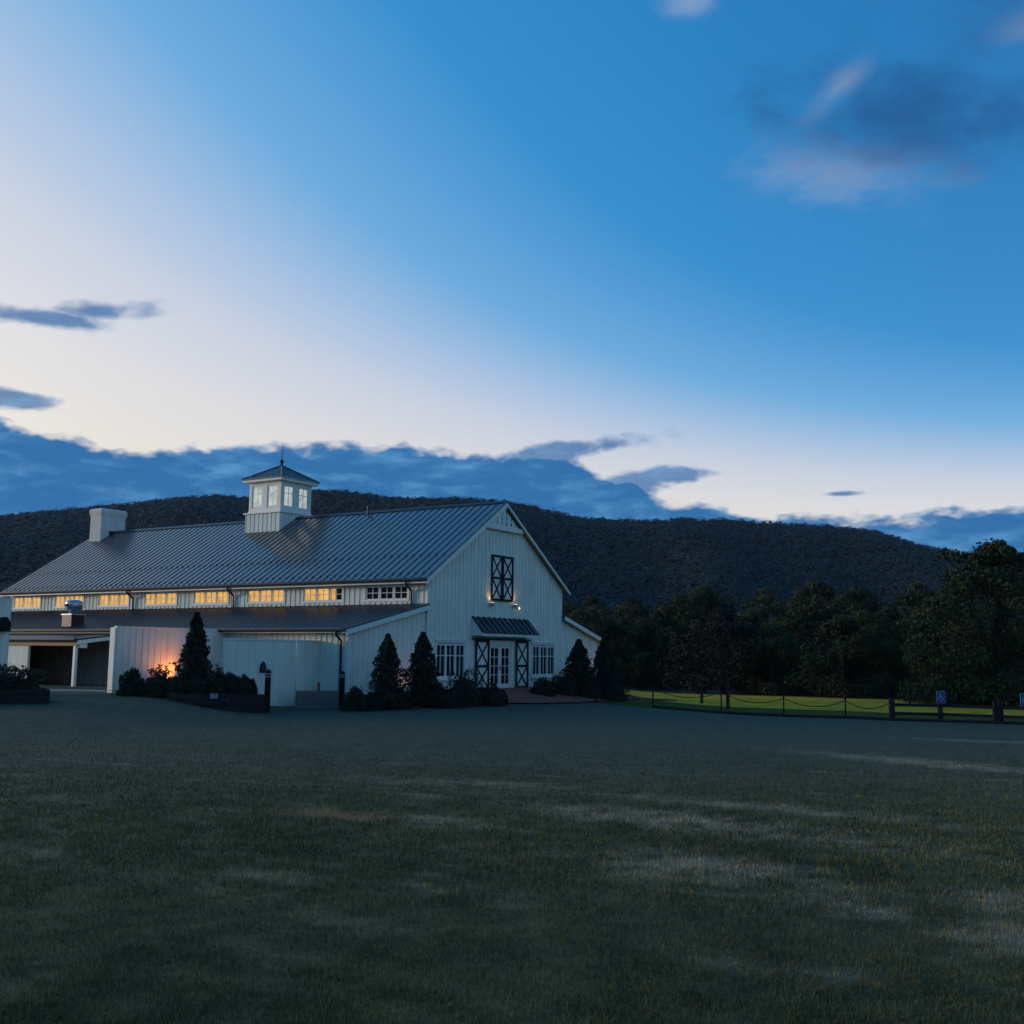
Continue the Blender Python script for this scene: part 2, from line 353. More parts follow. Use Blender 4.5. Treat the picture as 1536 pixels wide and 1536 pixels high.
# ------------------------------------------------------------------ ground, reaching the horizon
def sheet(name, xs, ys, zf, mt, parent=None):
    X, Y = np.meshgrid(xs, ys); Z = zf(X, Y); nx, ny = len(xs), len(ys)
    i = (np.arange(ny - 1)[:, None] * nx + np.arange(nx - 1)[None]).ravel()
    f = np.stack([i, i + 1, i + 1 + nx, i + nx], 1).ravel()
    me = raw_mesh(name, np.stack([X, Y, Z], -1).reshape(-1, 3), f, 4, mt, True)
    o = bpy.data.objects.new(name, me); col.objects.link(o); o.parent = parent; return o
xs = np.unique(np.concatenate([-np.geomspace(40, 2600, 16), np.arange(-40, 40.1, .8), np.geomspace(40, 2600, 16)]))
ys = np.unique(np.concatenate([-np.geomspace(4, 2600, 14), np.arange(-4, 90.1, .8), np.geomspace(90, 2800, 16)]))
tag(sheet('ground', xs, ys, gz, M['ground']), kind='structure')

def strip(name, near, far, mt, lift, n=40, kind='structure'):
    """quad strip between two ground polylines, following the ground"""
    def res(pl, n):
        pl = np.array(pl, float); s = np.r_[0, np.cumsum(np.linalg.norm(np.diff(pl, axis=0), axis=1))]
        q = np.linspace(0, s[-1], n); return np.stack([np.interp(q, s, pl[:, k]) for k in (0, 1)], 1)
    a, b = res(near, n), res(far, n); m_ = 14
    P = np.array([a * (1 - t) + b * t for t in np.linspace(0, 1, m_)]).reshape(-1, 2)
    V = np.c_[P, gz(P[:, 0], P[:, 1]) + lift]
    i = (np.arange(m_ - 1)[:, None] * n + np.arange(n - 1)[None]).ravel()
    f = np.stack([i, i + 1, i + 1 + n, i + n], 1).ravel()
    o = bpy.data.objects.new(name, raw_mesh(name, V, f, 4, mt, True)); col.objects.link(o)
    return tag(o, kind=kind)
edge_px = [(905, 1054), (940, 1059), (980, 1062), (1083, 1070.5), (1177, 1075), (1270, 1078), (1340, 1081), (1440, 1084), (1560, 1088)]
edge = [on_ground(*p)[:2] for p in edge_px]
edge_far = [edge[-1] + (edge[-1] - edge[-2]) * k for k in (2, 6)]
edge = edge + edge_far
off = lambda pl, dx, dy: [np.array(p) + np.array([dx, dy]) for p in pl]
mid_line = [np.array(p) + np.array([1.5, 13 - .55 * max(0, p[0] - 4)]) if p[0] < 24 else np.array(p) + np.array([1.5, 2.]) for p in edge]
strip('verge', edge, mid_line, M['verge'], .02)
strip('meadow', mid_line, [np.array([p[0] * 1.55 - 1.5, 80 - 1.6 * i]) for i, p in enumerate(edge)], M['meadow'], .035)
# low dark timber edging along the lot
ed = MB(); ep = [Vector((p[0], p[1], float(gz(p[0], p[1])))) for p in edge[2:]]
for a, b in zip(ep[:-1], ep[1:]): ed.tube([a + Vector((0, 0, .04)), b + Vector((0, 0, .04))], .075, 6)
tag(ed.build('lot_edging', M['timber']), kind='structure')

# front bed, brick walk, its pale kerb
bed_px = [(505, 1064), (551, 1062.5), (637, 1058.5), (708, 1056.5), (752, 1053.5)]
bed = [on_ground(*p)[:2] for p in bed_px]
strip('planting_bed', bed, [uv(u, -.05)[:2] for u in (-5.3, -3, 0, 2.4, 4.4)], M['soil'], .05)
walk_n = [on_ground(*p)[:2] for p in [(742, 1056), (800, 1057), (860, 1055.5), (930, 1052), (1000, 1049)]]
walk_f = [uv(4.6, -.1)[:2], uv(7.2, -.1)[:2], uv(9.5, -2.6)[:2], uv(14, -3.4)[:2], uv(19, -3.4)[:2]]
strip('brick_walk', walk_n, walk_f, M['brick'], .065)
bed2 = [walk_f[1], walk_f[2], walk_f[3], walk_f[4]]
strip('planting_bed_right', bed2, [uv(u, -.05)[:2] for u in (7.6, 10, 14, 19)], M['soil'], .05)
kb = MB(); kp = [Vector((*p, float(gz(*p)) + .05)) for p in bed]
for a, b in zip(kp[:-1], kp[1:]): kb.tube([a, b], .05, 6)
kp = [Vector((*p, float(gz(*p)) + .06)) for p in bed2[1:]]
for a, b in zip(kp[:-1], kp[1:]): kb.tube([a, b], .05, 6)
tag(kb.build('bed_kerb', M['brick']), kind='structure')

HAZE = 6e-5
# ------------------------------------------------------------------ the barn
W, L, ZE, ZR, OS, OF = 11.8, 30.32, 4.99, 9.05, .44, .29
barn = empty('barn', ORG, math.pi / 2 - HEAD, 'long white board and batten barn with grey metal roof, cupola and glowing amber clerestory windows', 'barn')
slope = (ZR - ZE) / (W / 2 + OS)
zroof = lambda u: ZR - abs(u - W / 2) * slope
def holed(mb, x0, x1, z0, z1, y0, y1, holes, axis='y'):
    xs_ = sorted({x0, x1, *[h[0] for h in holes], *[h[1] for h in holes]}); zs_ = sorted({z0, z1, *[h[2] for h in holes], *[h[3] for h in holes]})
    for a, b in zip(xs_[:-1], xs_[1:]):
        for c, d in zip(zs_[:-1], zs_[1:]):
            mx, mz = (a + b) / 2, (c + d) / 2
            if any(h[0] < mx < h[1] and h[2] < mz < h[3] for h in holes): continue
            if axis == 'y': mb.box(a, b, y0, y1, c, d)
            else: mb.box(y0, y1, a, b, c, d)
ZB = -.75
WIN_Z0, WIN_Z1 = .62, 2.16
fholes = [(.70, 2.92, WIN_Z0, WIN_Z1), (8.88, 11.10, WIN_Z0, WIN_Z1), (4.86, 6.98, ZB, 2.24)]
T = .15
mb = MB(); holed(mb, 0, W, ZB, ZE - .15, 0, T, fholes)
mb.prism([(0, ZE - .15), (W, ZE - .15), (W, zroof(W) - .12), (W / 2, ZR - .12), (0, zroof(0) - .12)], 'y', 0, T)
front = mb.build('front_wall', M['white'], barn)
def battens(parent, x0, x1, zlo, zhi, y, sp=.305, holes=(), axis='y', wd=.05, th=.022):
    b = MB(); n = int(round((x1 - x0) / sp))
    for i in range(n + 1):
        x = x0 + (x1 - x0) * i / n; a, c = max(x0, x - wd / 2), min(x1, x + wd / 2)
        segs = [(zlo(x) if callable(zlo) else zlo, zhi(x) if callable(zhi) else zhi)]
        for h in holes:
            if h[0] - .1 < x < h[1] + .1:
                ns = []
                for s0, s1 in segs:
                    if h[2] > s0: ns.append((s0, min(s1, h[2])))
                    if h[3] < s1: ns.append((max(s0, h[3]), s1))
                segs = ns
        for s0, s1 in segs:
            if s1 - s0 > .02:
                if axis == 'y': b.box(a, c, y - th, y, s0, s1)
                else: b.box(y - th, y, a, c, s0, s1)
    return tag(b.build('battens', M['white'], parent), kind='stuff')
loft = (4.98, 6.93, 4.23, 6.43)
battens(front, 0, W, ZB, lambda x: zroof(x) - .14, 0, holes=[(a - .1, b + .1, c - .2, d + .14) for a, b, c, d in fholes] + [(loft[0] - .1, loft[1] + .1, loft[2] - .1, loft[3] + .1), (3.3, 8.5, ZB, 3.5)])
for x0, x1 in ((-.03, .14), (W - .14, W + .03)): MB().box(x0, x1, -.035, 0, ZB, zroof(0) - .14).build('corner_board', M['trim'], barn)
# back gable, hidden long wall
mb = MB(); mb.prism([(0, ZB), (W, ZB), (W, zroof(W) - .12), (W / 2, ZR - .12), (0, zroof(0) - .12)], 'y', L - T, L); mb.build('back_wall', M['white'], barn)
MB().box(W - T, W, T, L - T, ZB, zroof(W) - .1).build('long_wall', M['white'], barn)
# clerestory wall with eight windows
cw = [(1.05, 3.48), (4.83, 7.26), (8.50, 10.95), (12.30, 14.75), (16.05, 18.50), (19.80, 22.28), (23.60, 26.10), (27.45, 29.93)]
CZ0, CZ1 = 4.06, 4.69
cholesv = [(a, b, CZ0, CZ1) for a, b in cw]
mb = MB(); holed(mb, T, L - T, ZB, zroof(0) - .12, 0, T, cholesv, 'x'); clw = mb.build('clerestory_wall', M['white'], barn)
battens(clw, .2, L - .2, 3.85, zroof(0) - .14, 0, .305, [(a - .06, b + .06, c - .08, d + .08) for a, b, c, d in cholesv], 'x')
def frame_x(mb, a, b, c, d, y0, y1, wd):   # frame in a u-plane, spanning v a..b, z c..d
    mb.box(y0, y1, a, b, d - wd, d); mb.box(y0, y1, a, b, c, c + wd)
    mb.box(y0, y1, a, a + wd, c + wd, d - wd); mb.box(y0, y1, b - wd, b, c + wd, d - wd)
def frame_y(mb, a, b, c, d, y0, y1, wd):
    mb.box(a, b, y0, y1, d - wd, d); mb.box(a, b, y0, y1, c, c + wd)
    mb.box(a, a + wd, y0, y1, c + wd, d - wd); mb.box(b - wd, b, y0, y1, c + wd, d - wd)
for k, (a, b) in enumerate(cw):
    wn = bpy.data.objects.new('clerestory_window', None); col.objects.link(wn); wn.parent = barn; wn.location = (0, a, CZ0)
    w_, h_ = b - a, CZ1 - CZ0
    f = MB(); frame_x(f, -.07, w_ + .07, -.07, h_ + .07, -.035, .0, .07); f.build('frame', M['trim'], wn)
    for s in range(3):
        a0 = s * w_ / 3 + .012; b0 = (s + 1) * w_ / 3 - .012
        g = MB(); frame_x(g, a0, b0, .0, h_, -.012, .05, .06)
        g.box(0, .045, (a0 + b0) / 2 - .014, (a0 + b0) / 2 + .014, .06, h_ - .06); g.box(.002, .043, a0 + .06, b0 - .06, h_ / 2 - .014, h_ / 2 + .014)
        g.build('sash', M['trim'], wn)
        # v grows away from the camera, so sash 0 is the one nearest the gable
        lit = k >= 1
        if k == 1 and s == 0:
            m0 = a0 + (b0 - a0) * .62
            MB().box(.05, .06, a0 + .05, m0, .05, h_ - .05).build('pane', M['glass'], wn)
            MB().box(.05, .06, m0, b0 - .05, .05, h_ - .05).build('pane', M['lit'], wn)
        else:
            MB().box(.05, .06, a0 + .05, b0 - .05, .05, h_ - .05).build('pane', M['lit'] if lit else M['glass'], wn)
# rooms behind the glass are dark
# front windows: three casements, four lights each
def front_window(a, b):
    wn = bpy.data.objects.new('front_window', None); col.objects.link(wn); wn.parent = barn; wn.location = (a, 0, WIN_Z0)
    w_, h_ = b - a, WIN_Z1 - WIN_Z0
    f = MB(); frame_y(f, -.09, w_ + .09, -.04, h_ + .12, -.045, 0, .09); f.build('frame', M['trim'], wn)
    MB().box(-.14, w_ + .14, -.11, 0, -.11, -.042).build('sill', M['trim'], wn)
    MB().box(-.14, w_ + .14, -.08, 0, h_ + .122, h_ + .19).build('head_moulding', M['trim'], wn)
    for s in range(3):
        a0, b0 = s * w_ / 3 + .02, (s + 1) * w_ / 3 - .02; zc = h_ * .645; mx = (a0 + b0) / 2
        g = MB(); frame_y(g, a0 - .02, b0 + .02, .03, h_ - .02, -.01, .06, .07)
        g.box(mx - .016, mx + .016, .0, .05, .1, h_ - .09); g.box(a0 + .05, b0 - .05, .002, .048, zc - .02, zc + .02)
        g.build('sash', M['trim'], wn)
        for (x0, x1) in ((a0 + .04, mx - .01), (mx + .01, b0 - .04)):
            for (z0, z1) in ((.08, zc - .01), (zc + .01, h_ - .07)):
                MB().box(x0, x1, .05, .06, z0, z1).build('pane', M['glass'], wn)
front_window(.70, 2.92); front_window(8.88, 11.10)
# french doors
dr = bpy.data.objects.new('french_door', None); col.objects.link(dr); dr.parent = barn; dr.location = (4.86, 0, .08)
f = MB(); f.box(-.02, .12, -.03, .12, 0, 2.16); f.box(2.0, 2.14, -.03, .12, 0, 2.16); f.box(.12, 2.0, -.03, .12, 2.04, 2.16); f.build('door_frame', M['trim'], dr)
MB().box(-.25, 2.4, -.55, .1, -.30, -.002).build('door_step', M['slab'], dr)
for s in range(2):
    a0, b0 = .125 + s * .937, 1.058 + s * .937
    g = MB(); frame_y(g, a0, b0, .01, 2.035, .02, .07, .13); g.box(a0 + .13, b0 - .13, .022, .068, .14, .22)
    mx = (a0 + b0) / 2; zs_ = [.22 + i * (1.905 - .22) / 4 for i in range(5)]
    g.box(mx - .014, mx + .014, .02, .06, .22, 1.905)
    for z in zs_[1:-1]: g.box(a0 + .13, b0 - .13, .022, .058, z - .014, z + .014)
    g.build('door_leaf', M['trim'], dr)
    for (x0, x1) in ((a0 + .12, mx - .01), (mx + .01, b0 - .12)):
        for z0, z1 in zip(zs_[:-1], zs_[1:]): MB().box(x0, x1, .058, .066, z0 + .01, z1 - .01).build('pane', M['glass'], dr)
    hx = 1.02 if s == 0 else 1.10
    h = MB(); h.box(hx - .022, hx + .022, .0, .02, .86, 1.1); h.tube([(hx, .0, .98), (hx, -.05, .98), (hx + (-.1 if s == 0 else .1), -.05, .98)], .012, 6); h.build('handle', M['steel'], dr)
# braced barn doors: black frame and crosses over white panels
def braced(name, a, b, c, d, cols, rows, y, fw=.11, panel='trim'):
    o = bpy.data.objects.new(name, None); col.objects.link(o); o.parent = barn; o.location = (a, y, c)
    w_, h_ = b - a, d - c
    MB().box(.02, w_ - .02, -.03, -.002, .02, h_ - .02).build('panel', M[panel], o)
    for i in range(cols):
        x0, x1 = i * w_ / cols, (i + 1) * w_ / cols
        f = MB(); frame_y(f, x0, x1, 0, h_, -.075, -.03, fw); f.build('frame', M['black'], o)
        zz = [0] + [h_ * r for r in rows] + [h_]
        for z in zz[1:-1]: MB().box(x0 + fw, x1 - fw, -.073, -.03, z - fw / 2, z + fw / 2).build('rail', M['black'], o)
        for z0, z1 in zip(zz[:-1], zz[1:]):
            p0, p1 = z0 + (fw if z0 == 0 else fw / 2), z1 - (fw if z1 == h_ else fw / 2)
            q = MB().bar((x0 + fw, p0), (x1 - fw, p1), fw * .62, .035, -.032); q.build('brace', M['black'], o)
            q = MB().bar((x0 + fw, p1), (x1 - fw, p0), fw * .62, .032, -.034); q.build('brace', M['black'], o)
    return o
braced('loft_door', *loft, 2, (.5,), 0, .105)
braced('barn_door', 3.68, 4.83, .06, 2.36, 1, (.47,), -.03)
braced('barn_door', 7.2, 8.37, .06, 2.36, 1, (.47,), -.03)
MB().box(3.45, 8.6, -.12, -.03, 2.37, 2.43).build('door_track', M['black'], barn)
# canopy over the door
can = bpy.data.objects.new('door_canopy', None); col.objects.link(can); can.parent = barn; can.location = (3.42, 0, 0)
CW = 5.0
MB().prism([(0, 2.55), (-.56, 2.55), (-.56, 2.66), (0, 3.38)], 'x', .04, CW - .04).build('cheek', M['trim'], can)
MB().box(-.02, CW + .02, -.64, -.565, 2.52, 2.69).build('fascia', M['trim'], can)
cd = Vector((0, -.70, 2.66)) - Vector((0, 0, 3.46)); nrm = Vector((0, cd.z, -cd.y)).normalized(); nrm = nrm if nrm.z > 0 else -nrm
npn = 11
pm = MB()
for (x0, x1, t0, t1) in ((0, CW / npn, 0, .03), (0, .045, .03, .075)):
    a, b = Vector((0, 0, 3.40)), Vector((0, -.70, 2.66))
    pm.add([(x, *(q + nrm * t).yz) for t in (t0, t1) for q in (a, b) for x in (x0, x1)], [(0, 1, 3, 2), (4, 6, 7, 5), (0, 4, 5, 1), (2, 3, 7, 6), (0, 2, 6, 4), (1, 5, 7, 3)])
p0 = pm.build('roof_panel', M['roofdark'], can)
for i in range(1, npn): inst(p0, can, (i * CW / npn, 0, 0))
# ---- main roof: every panel between two seams is a piece of its own
def slope_roof(name, parent, ua, za, ub, zb, v0, v1, n, mp, mseam, th=.05, ribh=.03, ribw=.022):
    """panels from high edge (ua,za) to low edge (ub,zb), repeated n times along v"""
    root = bpy.data.objects.new(name, None); col.objects.link(root); root.parent = parent
    a, b = Vector((ua, 0, za)), Vector((ub, 0, zb)); t = (b - a).normalized(); nn = Vector((-t.z, 0, t.x)); nn = nn if nn.z > 0 else -nn
    wd = (v1 - v0) / n; m_ = MB()
    F = [(0, 1, 3, 2), (4, 6, 7, 5), (0, 4, 5, 1), (2, 3, 7, 6), (0, 2, 6, 4), (1, 5, 7, 3)]
    def slab(y0, y1, t0, t1): m_.add([((q + nn * s).x, y, (q + nn * s).z) for s in (t0, t1) for q in (a, b) for y in (y0, y1)], F)
    slab(ribw / 2, wd - ribw / 2, -th, 0); me = m_.mesh('roof_panel'); me.materials.append(mp)
    m_ = MB(); slab(-ribw / 2, ribw / 2, -th, ribh); sme = m_.mesh('seam'); sme.materials.append(mseam)
    for i in range(n):
        o = bpy.data.objects.new('roof_panel', me); col.objects.link(o); o.parent = root; o.location = (0, v0 + i * wd, 0)
    sm = MB()
    for i in range(n + 1):
        y = v0 + i * wd
        sm.add([((q + nn * s).x, y + dy, (q + nn * s).z) for s in (-th, ribh) for q in (a, b) for dy in (-ribw / 2, ribw / 2)], F)
    tag(sm.build('seams', mseam, root), kind='stuff')
    return root, nn, wd
NP = 72
mroof, nn, wd = slope_roof('roof', barn, W / 2, ZR, -OS, ZE, -OF, L + OF, NP, M['roof'], M['seam'])
g = MB()
for frac in (.955, .72):
    for i in range(NP + 1):
        y = -OF + i * wd; u = W / 2 + (-OS - W / 2) * frac; z = ZR + (ZE - ZR) * frac
        g.box(u - .03, u + .03, y - .028, y + .028, z + .02, z + .075)
tag(g.build('snow_guards', M['gutter'], mroof), kind='stuff')
# hidden far slope, ridge cap, rakes, soffits
b = MB(); b.prism([(W / 2, ZR + .0), (W + OS, ZE), (W + OS, ZE - .06), (W / 2, ZR - .06)], 'y', -OF, L + OF); b.build('far_slope', M['roof'], mroof)
b = MB(); b.prism([(W / 2 - .16, ZR - .055), (W / 2, ZR + .075), (W / 2 + .16, ZR - .055), (W / 2, ZR - .01)], 'y', -OF - .01, L + OF); b.build('ridge_cap', M['roofdark'], mroof)
for sgn, uu in ((-1, -OS), (1, W + OS)):
    for y0, y1 in ((-OF - .03, -OF + .02), (L + OF - .02, L + OF + .03)):
        b = MB(); dp = .26 if sgn < 0 else .13; b.prism([(W / 2, ZR - .052), (uu, ZE - .052), (uu, ZE - .052 - dp), (W / 2, ZR - .052 - dp)], 'y', y0, y1); b.build('rake_board', M['trim'], mroof)
    b = MB(); b.prism([(W / 2, ZR - .066), (uu, ZE - .066), (uu, ZE - .09), (W / 2, ZR - .09)], 'y', -OF + .02, -.04); b.build('rake_soffit', M['soffit'], mroof)
MB().box(-OS + .03, -.025, -OF + .02, L, ZE - .22, ZE - .19).build('eave_soffit', M['soffit'], mroof)
MB().box(-OS - .02, -OS + .03, -OF + .02, L + OF - .02, ZE - .26, ZE - .055).build('eave_fascia', M['trim'], mroof)
b = MB().tube([(-OS - .09, -OF, ZE - .10), (-OS - .09, L + OF, ZE - .10)], .085, 8); b.build('gutter', M['gutter'], mroof)
b = MB(); b.tube([(W / 2 - .25, 8.2, ZR - .25), (W / 2 - .25, 8.2, ZR + .32)], .06, 8); b.build('vent_pipe', M['gutter'], mroof)
for v in (.82, 11.85, 19.35):
    b = MB(); b.tube([(-OS - .09, v, ZE - .14), (-OS - .09, v, ZE - .26), (-.10, v, ZE - .55), (-.09, v, 3.86)], .055, 8); b.build('downspout', M['gutter'], barn)
# pediment screen in the peak
ped = MB(); zb = 7.80; hw = (ZR - .33 - zb) / slope
ped.prism([(W / 2 - hw, zb), (W / 2 + hw, zb), (W / 2, ZR - .33)], 'y', -.16, -.03); ped = ped.build('pediment', M['trim'], barn)
b = MB(); b.box(W / 2 - hw - .22, W / 2 + hw + .22, -.22, -.03, zb - .16, zb - .003); b.box(W / 2 - hw - .18, W / 2 + hw + .18, -.19, -.161, zb + .0, zb + .07); b.build('moulding', M['trim'], ped)
b = MB()
for r_, (z, n) in enumerate(((7.98, 6), (8.24, 4), (8.49, 2))):
    for i in range(n):
        x = W / 2 + (i - (n - 1) / 2) * .42 + (.0 if r_ % 2 else 0.); b.box(x - .035, x + .035, -.163, -.15, z - .08, z + .1)
tag(b.build('vent_slots', M['black'], ped), kind='stuff')

# ---- left wing
WU, WZT, WZE = -5.10, 3.80, 2.60
wz = lambda u: WZT + (WZE - WZT) * (u / -5.46)
wing = bpy.data.objects.new('left_wing', None); col.objects.link(wing); wing.parent = barn
LW = 30.2
fw_ = MB().prism([(WU, ZB), (-.001, ZB), (-.001, wz(0) - .08), (WU, wz(WU) - .08)], 'y', .06, .2).build('front_wall', M['white'], wing)
sd = MB().box(WU, WU + .14, .2, LW, ZB, wz(WU) - .08).build('side_wall', M['white'], wing)
b = MB()
for i in range(17):
    x = WU + .02 + i * 5.05 / 16; b.box(x - .025, x + .025, .038, .06, ZB, wz(x) - .1)
for i in range(100):
    y = .3 + i * .3; b.box(WU - .022, WU, y - .025, y + .025, ZB, wz(WU) - .1)
tag(b.build('battens', M['white'], wing), kind='stuff')
wr_, _, _ = slope_roof('wing_roof', barn, -.03, WZT + .06, -5.46, WZE + .06, -.15, LW + .2, 71, M['roofdark'], M['seam'])
MB().prism([(-.03, WZT), (-5.46, WZE), (-5.46, WZE - .2), (-.03, WZT - .2)], 'y', -.2, -.15).build('rake_board', M['trim'], wr_)
MB().box(-5.5, -5.46, -.15, LW + .2, WZE - .12, WZE + .0).build('eave_fascia', M['trim'], wr_)
MB().tube([(-5.55, -.15, WZE - .0), (-5.55, LW + .2, WZE - .0)], .085, 8).build('gutter', M['gutter'], wr_)
MB().prism([(-5.46, WZE - .02), (WU, wz(WU) - .09), (WU, wz(WU) - .12), (-5.46, WZE - .06)], 'y', -.14, LW).build('eave_soffit', M['soffit'], wr_)
b = MB(); b.tube([(-5.55, .32, WZE - .05), (-5.55, .32, WZE - .18), (-5.22, .32, WZE - .42), (-5.20, .32, ZB + .3)], .055, 8); b.build('downspout', M['gutter'], wing)
b = MB(); b.box(WU - .03, WU + .12, .035, .058, ZB, wz(WU) - .1); b.build('corner_board', M['trim'], wing)
# wing rooftop exhaust fan
fv, fz = on_u(106, 944, -4.6)
fan = bpy.data.objects.new('exhaust_fan', None); col.objects.link(fan); fan.parent = barn; fan.location = (-4.5, fv, wz(-4.5) + .05)
MB().box(-.36, .36, -.36, .36, -.25, .52).build('curb', M['gutter'], fan)
MB().box(-.40, .40, -.40, .40, .52, .57).build('curb_flange', M['steel'], fan)
MB().lathe([(.22, .57), (.22, .74), (.30, .76), (.40, .84), (.42, 1.10), (.36, 1.22), (.18, 1.26)], n=20).build('hood', M['steel'], fan, True)
MB().box(-.47, -.415, -.1, .08, .92, 1.06).build('motor_hatch', M['black'], fan)
# ---- right wing
RW = 4.45; rz = lambda u: 3.70 + (2.50 - 3.70) * ((u - W) / 4.65)
rw = bpy.data.objects.new('right_wing', None); col.objects.link(rw); rw.parent = barn
MB().prism([(W + .001, ZB), (W + RW, ZB), (W + RW, rz(W + RW) - .1), (W + .001, rz(W) - .1)], 'y', .06, .2).build('front_wall', M['white'], rw)
MB().box(W + RW - .14, W + RW, .2, L, ZB, rz(W + RW) - .12).build('side_wall', M['white'], rw)
b = MB()
for i in range(15):
    x = W + .1 + i * (RW - .15) / 14; b.box(x - .025, x + .025, .038, .06, ZB, rz(x) - .12)
tag(b.build('battens', M['white'], rw), kind='stuff')
b = MB(); b.prism([(W + .03, 3.76), (W + 4.75, 2.54), (W + 4.75, 2.48), (W + .03, 3.70)], 'y', -.20, L); b.build('roof', M['roofdark'], rw)
MB().prism([(W + .035, 3.698), (W + 4.75, 2.478), (W + 4.75, 2.28), (W + .035, 3.50)], 'y', -.25, -.19).build('rake_board', M['trim'], rw)
MB().prism([(W + .06, 3.60), (W + 4.72, 2.40), (W + 4.72, 2.37), (W + .06, 3.57)], 'y', -.19, .04).build('rake_soffit', M['soffit'], rw)

# ---- cupola
CU, CV = W / 2, 14.80
cup = bpy.data.objects.new('cupola', None); col.objects.link(cup); cup.parent = barn; cup.location = (CU, CV, 0)
h1, h2 = 1.32, 1.20
b = MB(); b.prism([(-h1, 7.9), (h1, 7.9), (h1, 9.24), (-h1, 9.24)], 'y', -h1, h1)
base = b.build('base', M['white'], cup)
b = MB()
for i in range(9):
    t = -h1 + .04 + i * (2 * h1 - .08) / 8
    b.box(t - .025, t + .025, -h1 - .02, -h1, 8, 9.24); b.box(-h1 - .02, -h1, t - .025, t + .025, 8, 9.24)
tag(b.build('battens', M['white'], cup), kind='stuff')
b = MB(); b.box(-h1 - .09, h1 + .09, -h1 - .09, h1 + .09, 9.24, 9.31); b.box(-h2 - .03, h2 + .03, -h2 - .03, h2 + .03, 9.31, 9.42); b.build('ledge', M['trim'], cup)
Z0, Z1 = 9.42, 11.02; wx = [(-1.0, -.16), (.16, 1.0)]; wz0, wz1 = 9.56, 10.84
for sgn in (-1, 1):
    y0, y1 = (-h2, -h2 + .1) if sgn < 0 else (h2 - .1, h2)
    b = MB(); holed(b, -h2, h2, Z0, Z1, y0, y1, [(a, c, wz0, wz1) for a, c in wx]); b.build('wall', M['trim'], cup)
    b = MB(); holed(b, -h2 + .1, h2 - .1, Z0, Z1, y0, y1, [(a, c, wz0, wz1) for a, c in wx], 'x'); b.build('wall', M['trim'], cup)
    for a, c in wx:
        q0, q1 = (-h2 + .03, -h2 + .07) if sgn < 0 else (h2 - .07, h2 - .03)
        mc = (a + c) / 2; zc = 10.36
        f = MB(); frame_y(f, a, c, wz0, wz1, q0 - .0, q1, .11); f.box(mc - .02, mc + .02, q0 + .005, q1 - .005, wz0 + .11, wz1 - .11); f.box(a + .11, c - .11, q0 + .007, q1 - .007, zc - .02, zc + .02); f.build('sash', M['trim'], cup)
        f = MB(); frame_x(f, a, c, wz0, wz1, q0 - .0, q1, .11); f.box(q0 + .005, q1 - .005, mc - .02, mc + .02, wz0 + .11, wz1 - .11); f.box(q0 + .007, q1 - .007, a + .11, c - .11, zc - .02, zc + .02); f.build('sash', M['trim'], cup)
        for (z0, z1) in ((wz0 + .1, zc - .01), (zc + .01, wz1 - .1)):
            for (x0, x1) in ((a + .1, mc - .01), (mc + .01, c - .1)):
                MB().box(x0, x1, (q0 + q1) / 2 - .004, (q0 + q1) / 2 + .004, z0, z1).build('pane', M['glowpale'], cup)
                MB().box((q0 + q1) / 2 - .004, (q0 + q1) / 2 + .004, x0, x1, z0, z1).build('pane', M['glowpale'], cup)
e2 = 1.52
b = MB(); b.box(-e2 + .04, e2 - .04, -e2 + .04, e2 - .04, 11.02, 11.14); b.build('eave', M['trim'], cup)
b = MB(); b.add([(-e2, -e2, 11.142), (e2, -e2, 11.142), (e2, e2, 11.142), (-e2, e2, 11.142), (-e2, -e2, 11.20), (e2, -e2, 11.20), (e2, e2, 11.20), (-e2, e2, 11.20), (0, 0, 12.10)],
      [(3, 2, 1, 0), (0, 1, 5, 4), (1, 2, 6, 5), (2, 3, 7, 6), (3, 0, 4, 7), (4, 5, 8), (5, 6, 8), (6, 7, 8), (7, 4, 8)]); b.build('cupola_roof', M['roof'], cup)
for k in range(4):
    rot = Matrix.Rotation(k * math.pi / 2, 4, 'Z'); rb = MB()
    for x in (-1.14, -.76, -.38, 0, .38, .76, 1.14):
        top_ = abs(x) / e2; p = rot @ Vector((x, -e2, 11.22)); q = rot @ Vector((x, -abs(x), 11.22 + .9 * (1 - top_)))
        if (p - q).length > .1: rb.tube([p, q], .028, 4)
    rb.tube([rot @ Vector((-e2, -e2, 11.21)), rot @ Vector((0, 0, 12.12))], .04, 5)
    rb.build('seam', M['seam'], cup)
MB().lathe([(.16, 12.03), (.10, 12.12), (.05, 12.2), (.10, 12.26), (.13, 12.33), (.10, 12.40), (.04, 12.46), (.025, 12.5), (.02, 13.0), (.006, 13.45)], n=12).build('finial', M['gutter'], cup, True)
